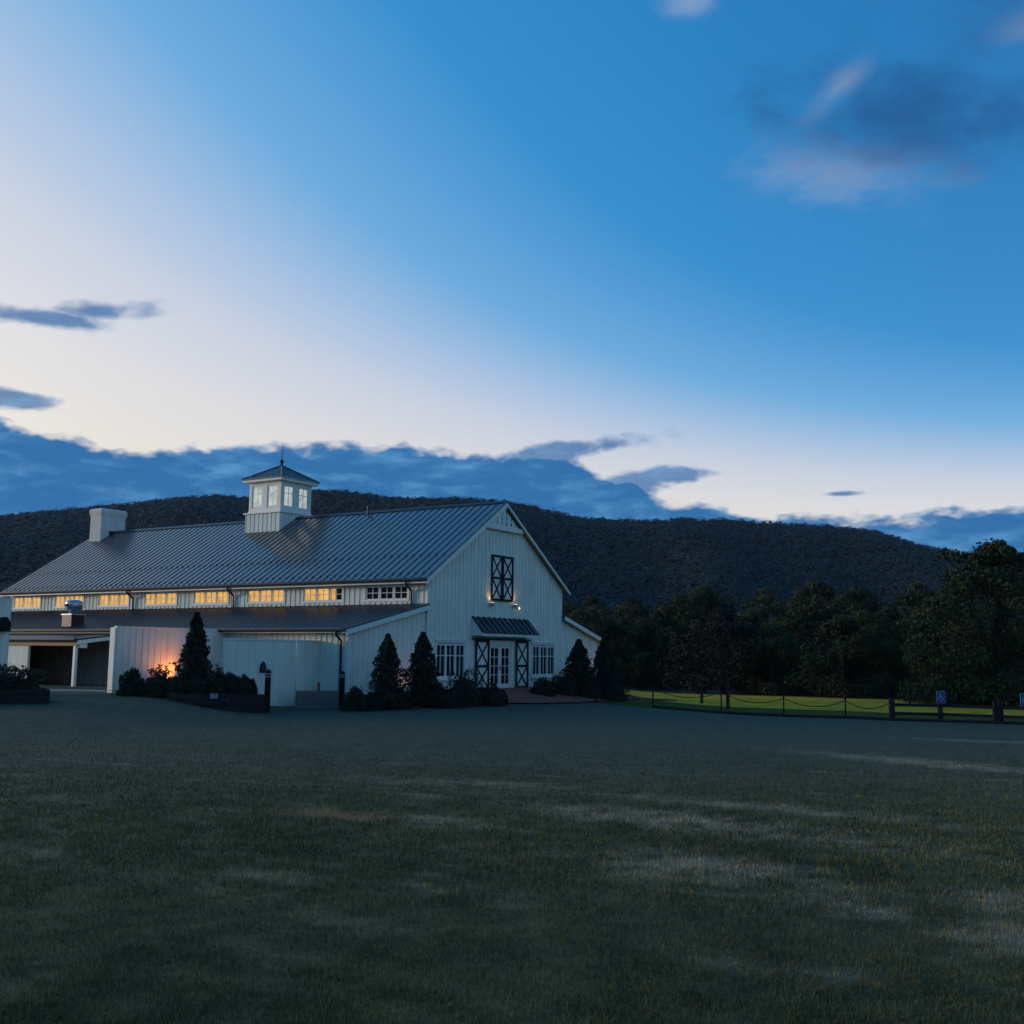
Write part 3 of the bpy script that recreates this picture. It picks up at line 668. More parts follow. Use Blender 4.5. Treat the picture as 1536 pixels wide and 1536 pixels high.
# ---- chimney
b = MB()
for z0, z1, k0, k1 in ((8.2, 9.95, 0, 0), (9.95, 10.22, 0, .07), (10.22, 10.36, .07, .07), (10.36, 10.46, .07, -.02)):
    A = [(-.9 - k0, -.55 - k0), (.9 + k0, -.55 - k0), (.9 + k0, .55 + k0), (-.9 - k0, .55 + k0)]; B = [(-.9 - k1, -.55 - k1), (.9 + k1, -.55 - k1), (.9 + k1, .55 + k1), (-.9 - k1, .55 + k1)]
    b.add([(*p, z0) for p in A] + [(*p, z1) for p in B], [(0, 1, 5, 4), (1, 2, 6, 5), (2, 3, 7, 6), (3, 0, 4, 7)])
b.add([(-.88, -.53, 10.46), (.88, -.53, 10.46), (.88, .53, 10.46), (-.88, .53, 10.46)], [(0, 1, 2, 3)])
ch = b.build('chimney', M['stucco'], barn, bevel=.05); ch.location = (5.75, L - .85, 0)
MB().box(-.3, .35, -.63, -.55, 8.75, 9.08).build('flashing', M['gutter'], ch)
# ---- porch on the far half of the wing
pu = -7.5; pv, pz = on_u(116, 969, pu); PZ = 2.12
porch = bpy.data.objects.new('porch', None); col.objects.link(porch); porch.parent = barn
MB().prism([(WU, PZ + .36), (pu - .1, PZ + .06), (pu - .1, PZ), (WU, PZ + .3)], 'y', pv - .1, LW).build('roof', M['gutter'], porch)
MB().prism([(WU - .01, PZ + .295), (pu - .1, PZ - .005), (pu - .1, PZ - .17), (WU - .01, PZ + .13)], 'y', pv - .16, pv - .1).build('rake_board', M['trim'], porch)
MB().tube([(pu - .17, pv - .05, PZ + .02), (pu - .17, LW, PZ + .02)], .09, 8).build('gutter', M['gutter'], porch)
MB().box(pu - .08, pu + .1, pv - .02, LW, PZ - .24, PZ - .06).build('beam', M['soffit'], porch)
MB().box(pu + .05, pu + .45, pv - .08, pv + .0, PZ - .33, PZ - .12).build('bracket', M['trim'], porch)
MB().box(pu - .06, pu + .08, pv + .05, pv + .19, -.3, PZ - .24).build('post', M['trim'], porch)
MB().box(pu + .1, WU - .02, LW - 6.2, LW - 6.0, -.3, PZ - .02).build('end_wall', M['white'], porch)
vbw, _ = on_u(42, 990, pu)
MB().box(pu - .02, pu + .1, vbw, LW, -.3, PZ - .24).build('board_wall', M['white'], porch)
MB().box(WU - .06, WU - .025, pv + .4, LW - 6.3, -.3, PZ + .0).build('inner_wall', M['interior'], porch)
k0, k1 = on_ground(46, 1035.5), on_ground(158, 1037.5)
kb = MB().tube([k0 + np.array([0, 0, .0]), k1 + np.array([0, 0, .0])], .06, 6).build('terrace_kerb', M['slab']); tag(kb, kind='structure')

# ------------------------------------------------------------------ board screens beside the wing
def screen(name, label, u0, u1, v, z1, th=.12, seams=()):
    o = empty(name, uv(u0, v, 0), math.pi / 2 - HEAD, label, 'fence')
    n = u1 - u0; cuts = [0] + [s - u0 for s in seams] + [n]
    for a, b_ in zip(cuts[:-1], cuts[1:]):
        MB().box(a + (.0 if a == 0 else .03), b_ - (.0 if b_ == n else .03), -th / 2, th / 2, -.9, z1).build('panel', M['white'], o)
    b = MB(); k = max(2, int(n / .3))
    for i in range(k + 1):
        x = i * n / k; b.box(max(0, x - .02), min(n, x + .02), -th / 2 - .012, -th / 2, -.9, z1 - .01)
    tag(b.build('battens', M['white'], o), kind='stuff')
    MB().box(-.03, n - .0, -th / 2 - .035, th / 2 + .03, z1, z1 + .05).build('cap', M['trim'], o)
    return o
va, za = on_u(335, 943, WU - .15)
ua, za = on_v(175, 939, va)
sa_ = screen('board_screen', 'tall plain white board screen behind the cone evergreen, with orange uplight glow', ua, WU - .05, va, za - .05)
MB().box(-.12, -.03, -.08, .2, -.9, za - .05).build('end_post', M['trim'], sa_)
vb, zb_ = on_u(478, 959, WU - .05)
ub, zb_ = on_v(336, 957.5, vb); us, _ = on_v(442, 1000, vb)
screen('board_screen', 'lower white board screen at the wing corner, behind the black bollard and dark plaque', ub, WU - .05, vb, zb_ - .05, seams=(us,))
# dark arched plaque on the lower screen
pu_, pz_ = on_v(391.5, 1009, vb)
pl = MB(); pr = [(-.15, 0), (.15, 0), (.15, .25), (.10, .34), (.03, .40), (0, .42), (-.03, .40), (-.10, .34), (-.15, .25)]
pl.prism(pr, 'y', -.03, .0); pq = pl.build('arched_plaque', M['timber']); pq.location = tuple(uv(pu_, vb - .085, pz_)); pq.rotation_euler = (0, 0, math.pi / 2 - HEAD)
tag(pq, 'small dark arch-topped plaque hung on the white board screen', 'plaque')
b = MB()
for k in range(3): b.box(-.09, .09, -.036, -.03, .08 + k * .08, .10 + k * .08)
b.build('raised_lines', M['interior'], pq)
# low concrete wall with a red stub post
P0 = on_ground(443, 1063); P1 = on_ground(508, 1063.5)
lw = empty('low_wall', (P0[0], P0[1], P0[2]), math.atan2(P1[1] - P0[1], P1[0] - P0[0]), 'low grey concrete block wall before the wing corner downspout', 'wall')
ln = float(np.hypot(*(P1 - P0)[:2]))
hh = at_y(475, 1036, (P0[1] + P1[1]) / 2)[2] - P0[2]
for r_ in range(3):
    x = -.2 * (r_ % 2)
    while x < ln - .01:
        a, c = max(0, x), min(ln, x + .4)
        if c - a > .03: MB().box(a + .004, c - .004, .0, .2, r_ * hh / 3 - (.2 if r_ == 0 else 0), (r_ + 1) * hh / 3 - .007).build('block', M['concrete'], lw)
        x += .4
MB().box(.01, ln - .01, .012, .188, -.2, hh - .012).build('mortar', M['slab'], lw)
P = at_y(478, 1036, P0[1] + .5); rp = MB(); rp.lathe([(.05, 0), (.05, hh + .28), (.035, hh + .31)], n=10)
rp = rp.build('stub_post', M['redpost']); rp.location = (P[0], P[1], float(gz(P[0], P[1]))); tag(rp, 'short rusty red stub post behind the low concrete wall', 'post')
# ------------------------------------------------------------------ raised timber bed in front of the tall screen
wall_px = [(396, 1070), (372, 1069), (340, 1066.5), (300, 1060), (262, 1052), (228, 1043)]
wp = [on_ground(*p) for p in wall_px]
zt = float(at_y(395, 1041, wp[0][1])[2])
tb = empty('raised_bed', (0, 0, 0), 0, 'long curved raised bed of dark timbers with small white tag, holding the cone evergreen', 'planter')
tb.location = (wp[0][0], wp[0][1], wp[0][2]); o0 = Vector(tb.location)
inner = [np.array(p) + np.array([.02, .16, 0]) for p in wp]
lo = min(float(p[2]) for p in wp) - .1; nco = 4; chh = (zt - lo) / nco
for c in range(nco):
    for i in range(len(wp) - 1):
        a, b_, c2, d2 = wp[i][:2], wp[i + 1][:2], inner[i + 1][:2], inner[i][:2]
        z0, z1 = lo + c * chh, lo + (c + 1) * chh - .012
        if z1 < min(wp[i][2], wp[i + 1][2]) - .05: continue
        q = MB(); q.prism([(p[0] - o0.x, p[1] - o0.y) for p in (a, b_, c2, d2)], 'z', z0 - o0.z, z1 - o0.z); q.build('timber', M['timber'], tb)
q = MB(); pu0 = uv(WU - .1, va - .1); p_ = [tuple(p[:2]) for p in inner] + [tuple(uv(ua - 1.2, va - .8)[:2]), tuple(uv(WU - .3, va - .1)[:2]), tuple(uv(WU - .3, vb + .3)[:2]), tuple(uv(ub, vb + .3)[:2]), tuple(uv(ub, vb - .4)[:2])]
q.add([(p[0] - o0.x, p[1] - o0.y, zt - .05 - o0.z) for p in p_], [list(range(len(p_)))]); q.build('soil', M['soil'], tb)
q = MB(); a = Vector(wp[0]); b_ = Vector((*p_[-1], a.z)); q.prism([(p[0] - o0.x, p[1] - o0.y) for p in (tuple(a.xy), tuple((a + Vector((.1, 0, 0))).xy), tuple((b_ + Vector((.1, 0, 0))).xy), tuple(b_.xy))], 'z', lo - o0.z, zt - .02 - o0.z); q.build('end_timber', M['timber'], tb)
P = at_y(321, 1044, wp[2][1] - .09)
q = MB(); q.box(-.12, .12, -.01, .01, -.08, .08); q = q.build('tag', M['signwhite'], tb); q.location = Vector(P) - o0
q2 = MB()
for k in range(3): q2.box(-.09, .09, -.014, -.0105, -.05 + k * .045, -.032 + k * .045)
q2.build('printed_lines', M['gutter'], q)
# left raised box
Pl = on_ground(74, 1055.5); zl = float(Pl[2]); ht = float(at_y(74, 1034, Pl[1])[2]) - zl
lb = empty('planter_box', (Pl[0], Pl[1], zl), R(23), 'dark timber planter box under the clipped box hedge', 'planter')
nco = 3
for c in range(nco):
    z0, z1 = c * ht / nco - (.15 if c == 0 else 0), (c + 1) * ht / nco - .012
    MB().box(-5.0, 0, 0, .12, z0, z1).build('timber', M['timber'], lb); MB().box(-.12, 0, .122, 2.0, z0, z1).build('timber', M['timber'], lb); MB().box(-5.0, -.122, 1.88, 2.0, z0, z1).build('timber', M['timber'], lb)
MB().box(-4.98, -.12, .12, 1.88, -.1, ht - .06).build('soil', M['soil'], lb)
# another white screen ends behind the hedge, with a lantern on it
Ps = at_y(16.5, 897, 41.); us_, vs_ = (Ps - ORG) @ dU, (Ps - ORG) @ dV
s3 = screen('board_screen', 'white board screen with a dark wall lantern, behind the clipped hedge', us_ - 4.5, us_, vs_, float(Ps[2]) - .05)
ul_, zl_ = on_v(1, 936, vs_)
MB().prism([(-.22, -.28), (.22, -.28), (.22, .06), (.05, .26), (-.05, .26), (-.22, .06)], 'y', -.24, .0).build('lantern', M['black'], s3).location = (ul_ - us_ + 4.5, -.075, zl_)

# ------------------------------------------------------------------ bollards
def bollard(px, py, ytop, label):
    P = on_ground(px, py); h = float(at_y(px, ytop, P[1])[2]) - P[2]
    o = empty('bollard', P, 0, label, 'bollard')
    MB().lathe([(.105, -.1), (.105, h * .80), (.105, h * .90), (.11, h * .905), (.11, h * .94), (.085, h * .98), (.03, h)], n=18).build('shaft', M['black'], o, True)
    for z in (.825, .885): MB().lathe([(.108, h * z), (.108, h * z + .028)], n=18).build('band', M['band'], o, True)
bollard(400, 1068.5, 1004, 'black dome-topped bollard at the end of the raised timber bed')
bollard(512, 1062.5, 1006.5, 'black dome-topped bollard at the wing corner beside the low wall')
# cream garden sign on a stake
P = on_ground(536, 1061); zz = float(at_y(536, 1034, P[1] + .9)[2]); sg = empty('garden_sign', (P[0], P[1] + .9, float(gz(P[0], P[1] + .9))), .35, 'small cream arch-topped sign on a stake above a round bush', 'sign')
zz -= sg.location.z
MB().box(-.03, .03, 0, .04, -.1, zz + .1).build('stake', M['timber'], sg)
MB().prism([(-.17, zz), (.17, zz), (.17, zz + .28), (.10, zz + .38), (0, zz + .42), (-.10, zz + .38), (-.17, zz + .28)], 'y', -.03, -.002).build('board', M['signcream'], sg)
b = MB()
for k in range(3): b.box(-.11, .11, -.034, -.0305, zz + .08 + k * .09, zz + .11 + k * .09)
b.build('lettering', M['timber'], sg)

# ------------------------------------------------------------------ plants
def cards(P, N, size, aspect=.6, jit=.6):
    """leaf quads at points P, roughly facing N"""
    n = len(P); N = N + RNG.normal(0, jit, (n, 3)); N /= np.linalg.norm(N, axis=1)[:, None] + 1e-9
    A = np.cross(N, RNG.normal(0, 1, (n, 3))); A /= np.linalg.norm(A, axis=1)[:, None] + 1e-9; B = np.cross(N, A)
    s = (size * RNG.uniform(.6, 1.35, n))[:, None]
    V = np.stack([P - A * s, P - B * s * aspect, P + A * s, P + B * s * aspect], 1).reshape(-1, 3)
    return V
def card_mesh(name, V, mt):
    return raw_mesh(name, V, np.arange(len(V)), 4, mt)
def leafy(name, meshes, loc, label, cat, group=None, rz=0, sc_=(1, 1, 1)):
    o = empty(name, loc, rz, label, cat, group); o.scale = sc_
    for nm, me in meshes:
        c = bpy.data.objects.new(nm, me); col.objects.link(c); c.parent = o
    return o
def cone_evergreen(h, r, n=4200, blunt=1.25):
    ph = RNG.uniform(0, 6.28, 3)
    t = RNG.uniform(0, 1, n) ** .75; a = RNG.uniform(0, 2 * np.pi, n)
    prof = r * np.minimum(1, (1 - t) * blunt + .04) ** .8 * (.82 + .10 * np.sin(a * 3 + t * 9) + .12 * np.sin(t * 34 + a * 2) + RNG.normal(0, .09, n) + .16 * np.sin(a * 5 + ph[0]) * np.sin(t * 17 + ph[1]) + .10 * np.sin(a * 9 + t * 40 + ph[2]))
    prof *= np.where(t < .06, .8 + t * 3, 1) * np.where(RNG.uniform(0, 1, n) < .35, RNG.uniform(.3, 1, n), 1)
    P = np.stack([np.cos(a) * prof, np.sin(a) * prof, .08 + t * (h - .08)], 1)
    N = np.stack([np.cos(a), np.sin(a), np.full(n, .5)], 1)
    core = MB().lathe([(r * .45, .05), (r * .72, h * .12), (r * .55, h * .4), (r * .25, h * .75), (.02, h * .93)], n=10)
    cm = core.mesh('inner_mass', True); cm.materials.append(M['leafdark'])
    tk = MB().tube([(0, 0, -.1), (0, 0, h * .5)], [.06, .03], 7).mesh('trunk'); tk.materials.append(M['bark'])
    return [('foliage', card_mesh('foliage', cards(P, N, r * .085 + .015), M['leafdark'])), ('inner_mass', cm), ('trunk', tk)]
def round_bush(rx, ry, h, n=2600, box=2.4, size=.045, mt='leafdark'):
    v = RNG.normal(0, 1, (n, 3)); v[:, 2] = np.abs(v[:, 2]) - .12
    v /= (np.abs(v) ** box).sum(1)[:, None] ** (1 / box)
    ph = RNG.uniform(0, 6.28, 3); rr = 1 + RNG.normal(0, .06, n) + .09 * np.sin(v[:, 0] * 5 + v[:, 1] * 4 + ph[0]) + .07 * np.sin(v[:, 2] * 9 + v[:, 0] * 6 + ph[1]); rr *= np.where(RNG.uniform(0, 1, n) < .25, RNG.uniform(.7, 1, n), 1)
    P = v * rr[:, None] * np.array([rx, ry, h]); P[:, 2] += h * .06
    bm = bmesh.new(); bmesh.ops.create_icosphere(bm, subdivisions=2, radius=1)
    for q in bm.verts:
        c = np.array(q.co); c /= (np.abs(c) ** box).sum() ** (1 / box); q.co = (c[0] * rx * .9, c[1] * ry * .9, max(c[2], 0) * h * .9)
    me = bpy.data.meshes.new('inner_mass'); bm.to_mesh(me); bm.free(); me.materials.append(M[mt])
    return [('foliage', card_mesh('foliage', cards(P, v, size), M[mt])), ('inner_mass', me)]
def loose_shrub(h, r, n=900, stems=14):
    P = []; mbx = MB()
    for i in range(stems):
        a = random.uniform(0, 6.28); l = random.uniform(.6, 1.); k = random.uniform(.2, 1.)
        q = [(math.cos(a) * r * k * t ** 1.4, math.sin(a) * r * k * t ** 1.4, h * l * t) for t in (0, .35, .7, 1)]
        mbx.tube(q, [.012, .01, .008, .004], 4)
        for t in np.linspace(.35, 1.03, n // stems): P.append(np.array([math.cos(a) * r * k * t ** 1.4, math.sin(a) * r * k * t ** 1.4, h * l * t]) + RNG.normal(0, .05, 3))
    P = np.array(P); st = mbx.mesh('stems'); st.materials.append(M['bark'])
    return [('foliage', card_mesh('foliage', cards(P, RNG.normal(0, 1, (len(P), 3)), .045), M['flower'])), ('stems', st)]
def evergreen_at(px, ytop, Y, wpx, label, zbase=None, py=1045, blunt=1.7):
    P = at_y(px, py, Y); z0 = float(gz(P[0], P[1])) if zbase is None else zbase
    h = float(at_y(px, ytop, Y)[2]) - z0; r = wpx / 2 / FPX * Y
    leafy('cone_evergreen', cone_evergreen(h, r, blunt=blunt), (P[0], P[1], z0), label, 'evergreen', 'clipped cone evergreens round the barn', random.uniform(0, 6))
Yp = wp[0][1]
Pc = uv((ua + WU) / 2 + 1.25, va - 1.0)
evergreen_at(290, 920, 39.9, 56, 'tall pointed cone evergreen in the raised timber bed', zt - .06, blunt=1.15)
evergreen_at(580, 952, 41.6, 50, 'blunt-topped cone evergreen before the wing, nearer the cream sign')
evergreen_at(633, 949, 43.8, 50, 'cone evergreen beside the left front window')
evergreen_at(868, 960, 53.2, 46, 'cone evergreen before the right wing wall')
evergreen_at(906, 957, 54.6, 40, 'narrow cone evergreen at the right wing end')
def bush_at(px, ytop, Y, wpx, label, zbase=None, box=2.4, deep=1., grp='clipped bushes in the beds', name='round_bush', n=2600):
    P = at_y(px, 1045, Y); z0 = float(gz(P[0], P[1])) if zbase is None else zbase
    h = float(at_y(px, ytop, Y)[2]) - z0; r = wpx / 2 / FPX * Y
    leafy(name, round_bush(r, r * deep, max(.25, h), n, box), (P[0], P[1], z0), label, 'bush', grp, random.uniform(-.2, .2))
zs0 = zt - .06
grpb = 'low clipped bushes in the raised timber bed'
bush_at(197, 1009, 39.3, 34, 'round clipped bush at the shallow end of the raised timber bed', .12)
for px, yt, wv in ((232, 1020, 36), (262, 1020, 38), (300, 1019, 38), (330, 1017, 34)):
    bush_at(px, yt, 38.9, wv, 'low clipped bush in the row along the raised timber bed', zs0 - .02, 2.8, 1, grpb)
bush_at(346, 1014.5, 38.7, 34, 'rounded bush in the raised timber bed, second from the black bollard', zs0)
bush_at(368, 1018, 38.6, 28, 'rounded bush in the raised timber bed, next to the black bollard', zs0)
for px, yt, Y, lab in ((240, 996, 39.3, 'loose twiggy shrub lit by the orange uplight'), (322, 994, 39.2, 'loose twiggy shrub right of the tall cone evergreen in the raised bed')):
    P = at_y(px, 1045, Y); leafy('loose_shrub', loose_shrub(float(at_y(px, yt, Y)[2]) - zs0, .42), (P[0], P[1], zs0), lab, 'shrub', 'loose shrubs in the raised bed')
# hedge in the left box
me = round_bush(2.2, .8, float(at_y(20, 1003, Pl[1] + 1)[2]) - (zl + ht) + .03, 7000, 6., .05)
Ph = Matrix.Rotation(R(23), 3, 'Z') @ Vector((-2.75, 1.0, 0))
leafy('box_hedge', me, (Pl[0] + Ph.x, Pl[1] + Ph.y, zl + ht - .06), 'clipped dark hedge with rounded end in the left planter box', 'hedge', None, R(23))
bush_at(533, 1036, 40.6, 34, 'small round bush under the cream sign')
grpf = 'dark bushes in the front bed'
for px, yt, Y, wv in ((560, 1042, 41.0, 34), (598, 1040, 42.4, 40), (655, 1028, 43.8, 40)):
    bush_at(px, yt, Y, wv, 'low dark bush at the feet of the cone evergreens before the wing', None, 2.4, 1, grpf)
bush_at(697, 1012, 45.0, 56, 'big dark bush between the left front window and the barn door')
bush_at(738, 1030, 45.6, 42, 'low dark bush spilling towards the door step')
bush_at(668, 1036, 43.6, 48, 'low broad bush before the left front window')
grpr = 'dark bushes along the right bed'
bush_at(815, 1022, 50.8, 34, 'dark bush beside the right barn door', None, 2.4, 1, grpr)
for px, yt, Y, wv in ((845, 1012, 52.3, 40), (880, 1016, 53.2, 44), (918, 1014, 53.6, 44)):
    bush_at(px, yt, Y, wv, 'dark bush in the row below the right wing', None, 2.4, 1, grpr)

# ------------------------------------------------------------------ lamps that are lit
def spot(name, loc, aim, energy, size, color=(1, .27, .045), rad=.05):
    l = bpy.data.lights.new(name, 'SPOT'); l.energy = energy; l.spot_size = size; l.spot_blend = .9; l.color = color; l.shadow_soft_size = rad
    o = bpy.data.objects.new(name, l); col.objects.link(o); o.location = tuple(loc)
    o.rotation_euler = (Vector(aim) - Vector(loc)).to_track_quat('-Z', 'Y').to_euler(); return o
def uplight(P, aim, energy, label, size=R(95)):
    o = empty('uplight', P, 0, label, 'lamp')
    MB().lathe([(.05, -.1), (.05, .06), (.07, .08), (.07, .16)], n=12).build('housing', M['black'], o)
    MB().lathe([(.055, .161), (.055, .166)], n=12).build('lens', M['bulb'], o)
    s = spot('beam', (0, 0, .19), (0, 0, 1), energy, size); s.parent = o
    d_ = Vector(aim) - (Vector(P) + Vector((0, 0, .19))); s.rotation_euler = d_.to_track_quat('-Z', 'Y').to_euler()
uA, _ = on_v(252, 1000, va)
uplight(uv(uA + .05, va - .55, zs0), uv(uA - .3, va - .05, 1.3), 115, 'small ground uplight glowing orange at the tall white screen', R(110))
u6, _ = on_v(604, 1010, 0); uplight(uv(u6, -.5, float(gz(*uv(u6, -.5)[:2]))), uv(u6, .0, 1.3), 16, 'small ground uplight between the two cone evergreens before the wing', R(90))
uplight(uv(15.0, -.35, float(gz(*uv(15, -.35)[:2]))), uv(15.0, .05, 1.8), 16, 'small ground uplight behind the right wing evergreens', R(90))
def sconce(u, z, label):
    o = empty('wall_lamp', uv(u, -.05, z), math.pi / 2 - HEAD, label, 'lamp', 'lamps below the loft door')
    MB().box(-.05, .05, -.04, .02, -.16, .0).build('bracket', M['steel'], o)
    MB().lathe([(.03, -.12), (.09, -.05), (.10, .03)], (0, -.13), 14).build('shade', M['steel'], o)
    MB().lathe([(.085, .031), (.085, .04)], (0, -.13), 14).build('lens', M['bulb'], o)
    s = spot('beam', (0, -.13, .06), (0, -.08, 1), 6, R(130), (1, .55, .22), .03); s.parent = o
sconce(4.92, 4.08, 'small uplight at the left foot of the loft door'); sconce(6.97, 4.08, 'small uplight at the right foot of the loft door')
o = empty('bulb_lamp', uv(7.36, -.03, 3.94), math.pi / 2 - HEAD, 'tiny bright bare bulb right below the loft door', 'lamp')
MB().tube([(0, .03, .0), (0, -.08, .0)], .03, 8).build('socket', M['black'], o); MB().lathe([(.01, -.05), (.045, -.02), (.045, .02), (.01, .05)], (0, -.12), 10).build('bulb', M['bulb'], o)

# ------------------------------------------------------------------ chain posts, fence, signs
cp_px = [(894, 1054), (980, 1062), (1083, 1070.5), (1177, 1075), (1270, 1078)]; tops = [1041, 1031, 1036, 1045, 1048]
cps = []
for (px, py), yt in zip(cp_px, tops):
    P = on_ground(px, py); P = P + np.array([0, .12, 0]); P[2] = gz(P[0], P[1]); h = max(.55, min(.95, float(at_y(px, yt, P[1])[2]) - P[2]))
    o = empty('chain_post', P, 0, 'thin black chain post along the lot edge', 'post', 'thin black chain posts along the lot edge')
    MB().lathe([(.032, -.1), (.032, h)], n=10).build('pole', M['black'], o, True)
    MB().lathe([(.045, h), (.05, h + .03), (.02, h + .06)], n=10).build('cap', M['black'], o, True)
    cps.append(Vector((P[0], P[1], P[2] + h - .06)))
P = on_ground(1340, 1081); fp0 = Vector((P[0], P[1] + .15, float(gz(P[0], P[1]))))
cps.append(fp0 + Vector((0, 0, .72)))
for a, b_ in zip(cps[1:-1], cps[2:]):
    pts = [a.lerp(b_, t) - Vector((0, 0, .30 * 4 * t * (1 - t))) for t in np.linspace(0, 1, 13)]
    c = MB().tube(pts, .017, 5).build('chain', M['black']); tag(c, 'black chain drooping between two posts at the lot edge', 'chain', 'chains along the lot edge')
# two-rail fence
f_px = [(1340, 1081), (1413, 1082.5), (1496, 1086), (1590, 1090)]
fps = []
for px, py in f_px: P = on_ground(px, py); fps.append(Vector((P[0], P[1] + .12, float(gz(P[0], P[1])))))
fence = empty('rail_fence', fps[0], 0, 'dark timber two-rail fence with blue parking signs at the lot edge', 'fence'); o0 = fps[0]
for k, p in enumerate(fps):
    wv = .09 if k in (0,) else .075
    MB().box(-wv, wv, -wv, wv, -.2, .84).build('post', M['timber'], fence).location = p - o0
ex = fps[2] + Vector((.35, .35, 0)); MB().box(-.08, .08, -.08, .08, -.2, .86).build('post', M['timber'], fence).location = ex - o0
for a, b_ in zip(fps[:-1], fps[1:]):
    for z in (.60, .27):
        d_ = (b_ - a); L_ = d_.length; q = MB().box(0, L_, .08, .12, -.06, .06).build('rail', M['timber'], fence)
        q.location = a - o0 + Vector((0, 0, z)); q.rotation_euler = (0, -math.atan2(d_.z, d_.xy.length), math.atan2(d_.y, d_.x))
def parking_sign(p, label):
    s = empty('parking_sign', p + Vector((0, -.10, .70)), 0, label, 'sign', 'blue parking signs on the rail fence')
    s.rotation_euler = (0, 0, -.1)
    MB().box(-.165, .165, -.012, 0, 0, .46).build('border', M['signwhite'], s, bevel=.004)
    MB().box(-.15, .15, -.016, -.0125, .015, .445).build('face', M['signblue'], s)
    g = MB(); g.lathe([(.001, .33), (.028, .345), (.028, .36), (.001, .375)], (-.02, -.03), 10)
    for a, b_ in (((-.02, .325), (-.015, .22)), ((-.015, .225), (.06, .22)), ((.06, .225), (.09, .13)), ((-.015, .275), (.05, .275)), ((.085, .135), (.115, .145))): g.bar(a, b_, .026, .004, -.0165)
    ring = [(-.01 + .085 * math.cos(t), .185 + .085 * math.sin(t)) for t in np.linspace(R(115), R(370), 14)]
    for a, b_ in zip(ring[:-1], ring[1:]): g.bar(a, b_, .022, .004, -.0165)
    g.build('wheelchair_symbol', M['signwhite'], s)
parking_sign(fps[1], 'small blue and white wheelchair parking sign on a fence post, mid fence')
parking_sign(fps[2].lerp(fps[3], .47), 'small blue wheelchair parking sign further along the fence, past the paired posts')
# low far fence in the meadow
ff = empty('rail_fence', at_y(1365, 1060, 62.), 0, 'low far timber fence across the meadow behind the parking sign', 'fence')
ff.location.z = float(gz(ff.location.x, ff.location.y))
for k in range(7): MB().box(-.06 + k * 1.9, .06 + k * 1.9, -.06, .06, -.2, .95).build('post', M['timber'], ff)
for k in range(6):
    for z in (.78, .42): MB().box(.06 + k * 1.9, -.06 + (k + 1) * 1.9, -.025, .025, z - .06, z + .06).build('rail', M['timber'], ff)
# posts standing in the meadow
for px, Y, h, lab in ((1052, 60., .75, 'short dark post in the meadow, left of the young tree stake'), (1091, 52., 1.3, 'taller dark stake standing in the meadow behind the chain')):
    P = foot(px, Y); q = MB().lathe([(.09, -.1), (.08, h), (.04, h + .05)], n=8).build('meadow_post', M['bark']); q.location = tuple(P); tag(q, lab, 'post')

# ------------------------------------------------------------------ trees
def make_tree(h, r, nleaf, size, seed, mt='leaf', low=.16, clumps=46, narrow=1.0, spires=False):
    rs = np.random.default_rng(seed); rn = random.Random(seed)
    tr = MB(); pts = [(rn.uniform(-.12, .12) * i, rn.uniform(-.12, .12) * i, h * t) for i, t in enumerate((0, .12, .3, .5, .72))]
    pts = [(0, 0, -.3)] + pts[1:]
    tr.tube(pts, [.035 * h * k for k in (1., .72, .58, .4, .14)], 9)
    C = []
    for i in range(clumps):
        t = rs.uniform(0, 1) ** .85; a = rs.uniform(0, 2 * np.pi); zz = low + (1.0 - low) * t
        env = np.sin(np.pi * np.clip((t * .86 + .16), 0, 1)) ** .7 * narrow
        q = np.sqrt(rs.uniform(.12, 1)); C.append((np.cos(a) * r * env * q, np.sin(a) * r * env * q, h * zz * .95, r * rs.uniform(.17, .34) * (1.1 - .4 * t)))
    if spires:
        for i in range(16): q = rs.uniform(0, .75); a = rs.uniform(0, 6.28); C.append((np.cos(a) * r * q, np.sin(a) * r * q, h * (1.0 - .32 * q * q + rs.uniform(-.08, .04)), r * rs.uniform(.07, .13)))
    for i in range(12): a = rs.uniform(0, 6.28); q = rs.uniform(.45, .95); C.append((np.cos(a) * r * q, np.sin(a) * r * q, h * rs.uniform(.04, .22), r * rs.uniform(.2, .3)))
    for c in C[::3]:
        k = rn.choice((2, 3)); p = Vector(pts[k]); q = Vector(c[:3])
        if q.z < p.z: p = Vector(pts[1])
        tr.tube([p, p.lerp(q, .5) + Vector((0, 0, .25)), q], [.012 * h, .008 * h, .003 * h], 5)
    C = np.array(C); per = nleaf // len(C); P = []; N = []
    for c in C:
        v = rs.normal(0, 1, (per, 3)); v /= np.linalg.norm(v, axis=1)[:, None]
        k = rs.uniform(.35, 1.12, per) ** .5
        P.append(c[:3] + v * (c[3] * k)[:, None] * np.array([1.1, 1.1, .8])); N.append(v)
    P = np.concatenate(P); N = np.concatenate(N)
    tm = tr.mesh('trunk'); tm.materials.append(M['bark'])
    return [('trunk', tm), ('crown', card_mesh('crown', cards(P, N, size, .62, .7), M[mt]))]
kinds = [make_tree(8, 3.6, 13000, .115, 1, low=.07, clumps=64), make_tree(9, 3.2, 13000, .11, 2, low=.07, clumps=70), make_tree(7, 3.8, 12000, .115, 3, low=.02, clumps=60), make_tree(8.5, 4.2, 14000, .115, 4, low=.03, clumps=76)]
darkk = make_tree(6.5, 4.0, 12000, .11, 9, 'leafred', .03, 60)
edge_lab = ['tall leafy green tree in the wood edge behind the meadow', 'slim pale green tree in the wood edge behind the meadow', 'low bushy tree with foliage to the ground at the wood edge', 'broad spreading tree at the wood edge behind the meadow']
hs = [8, 9, 7, 8.5]
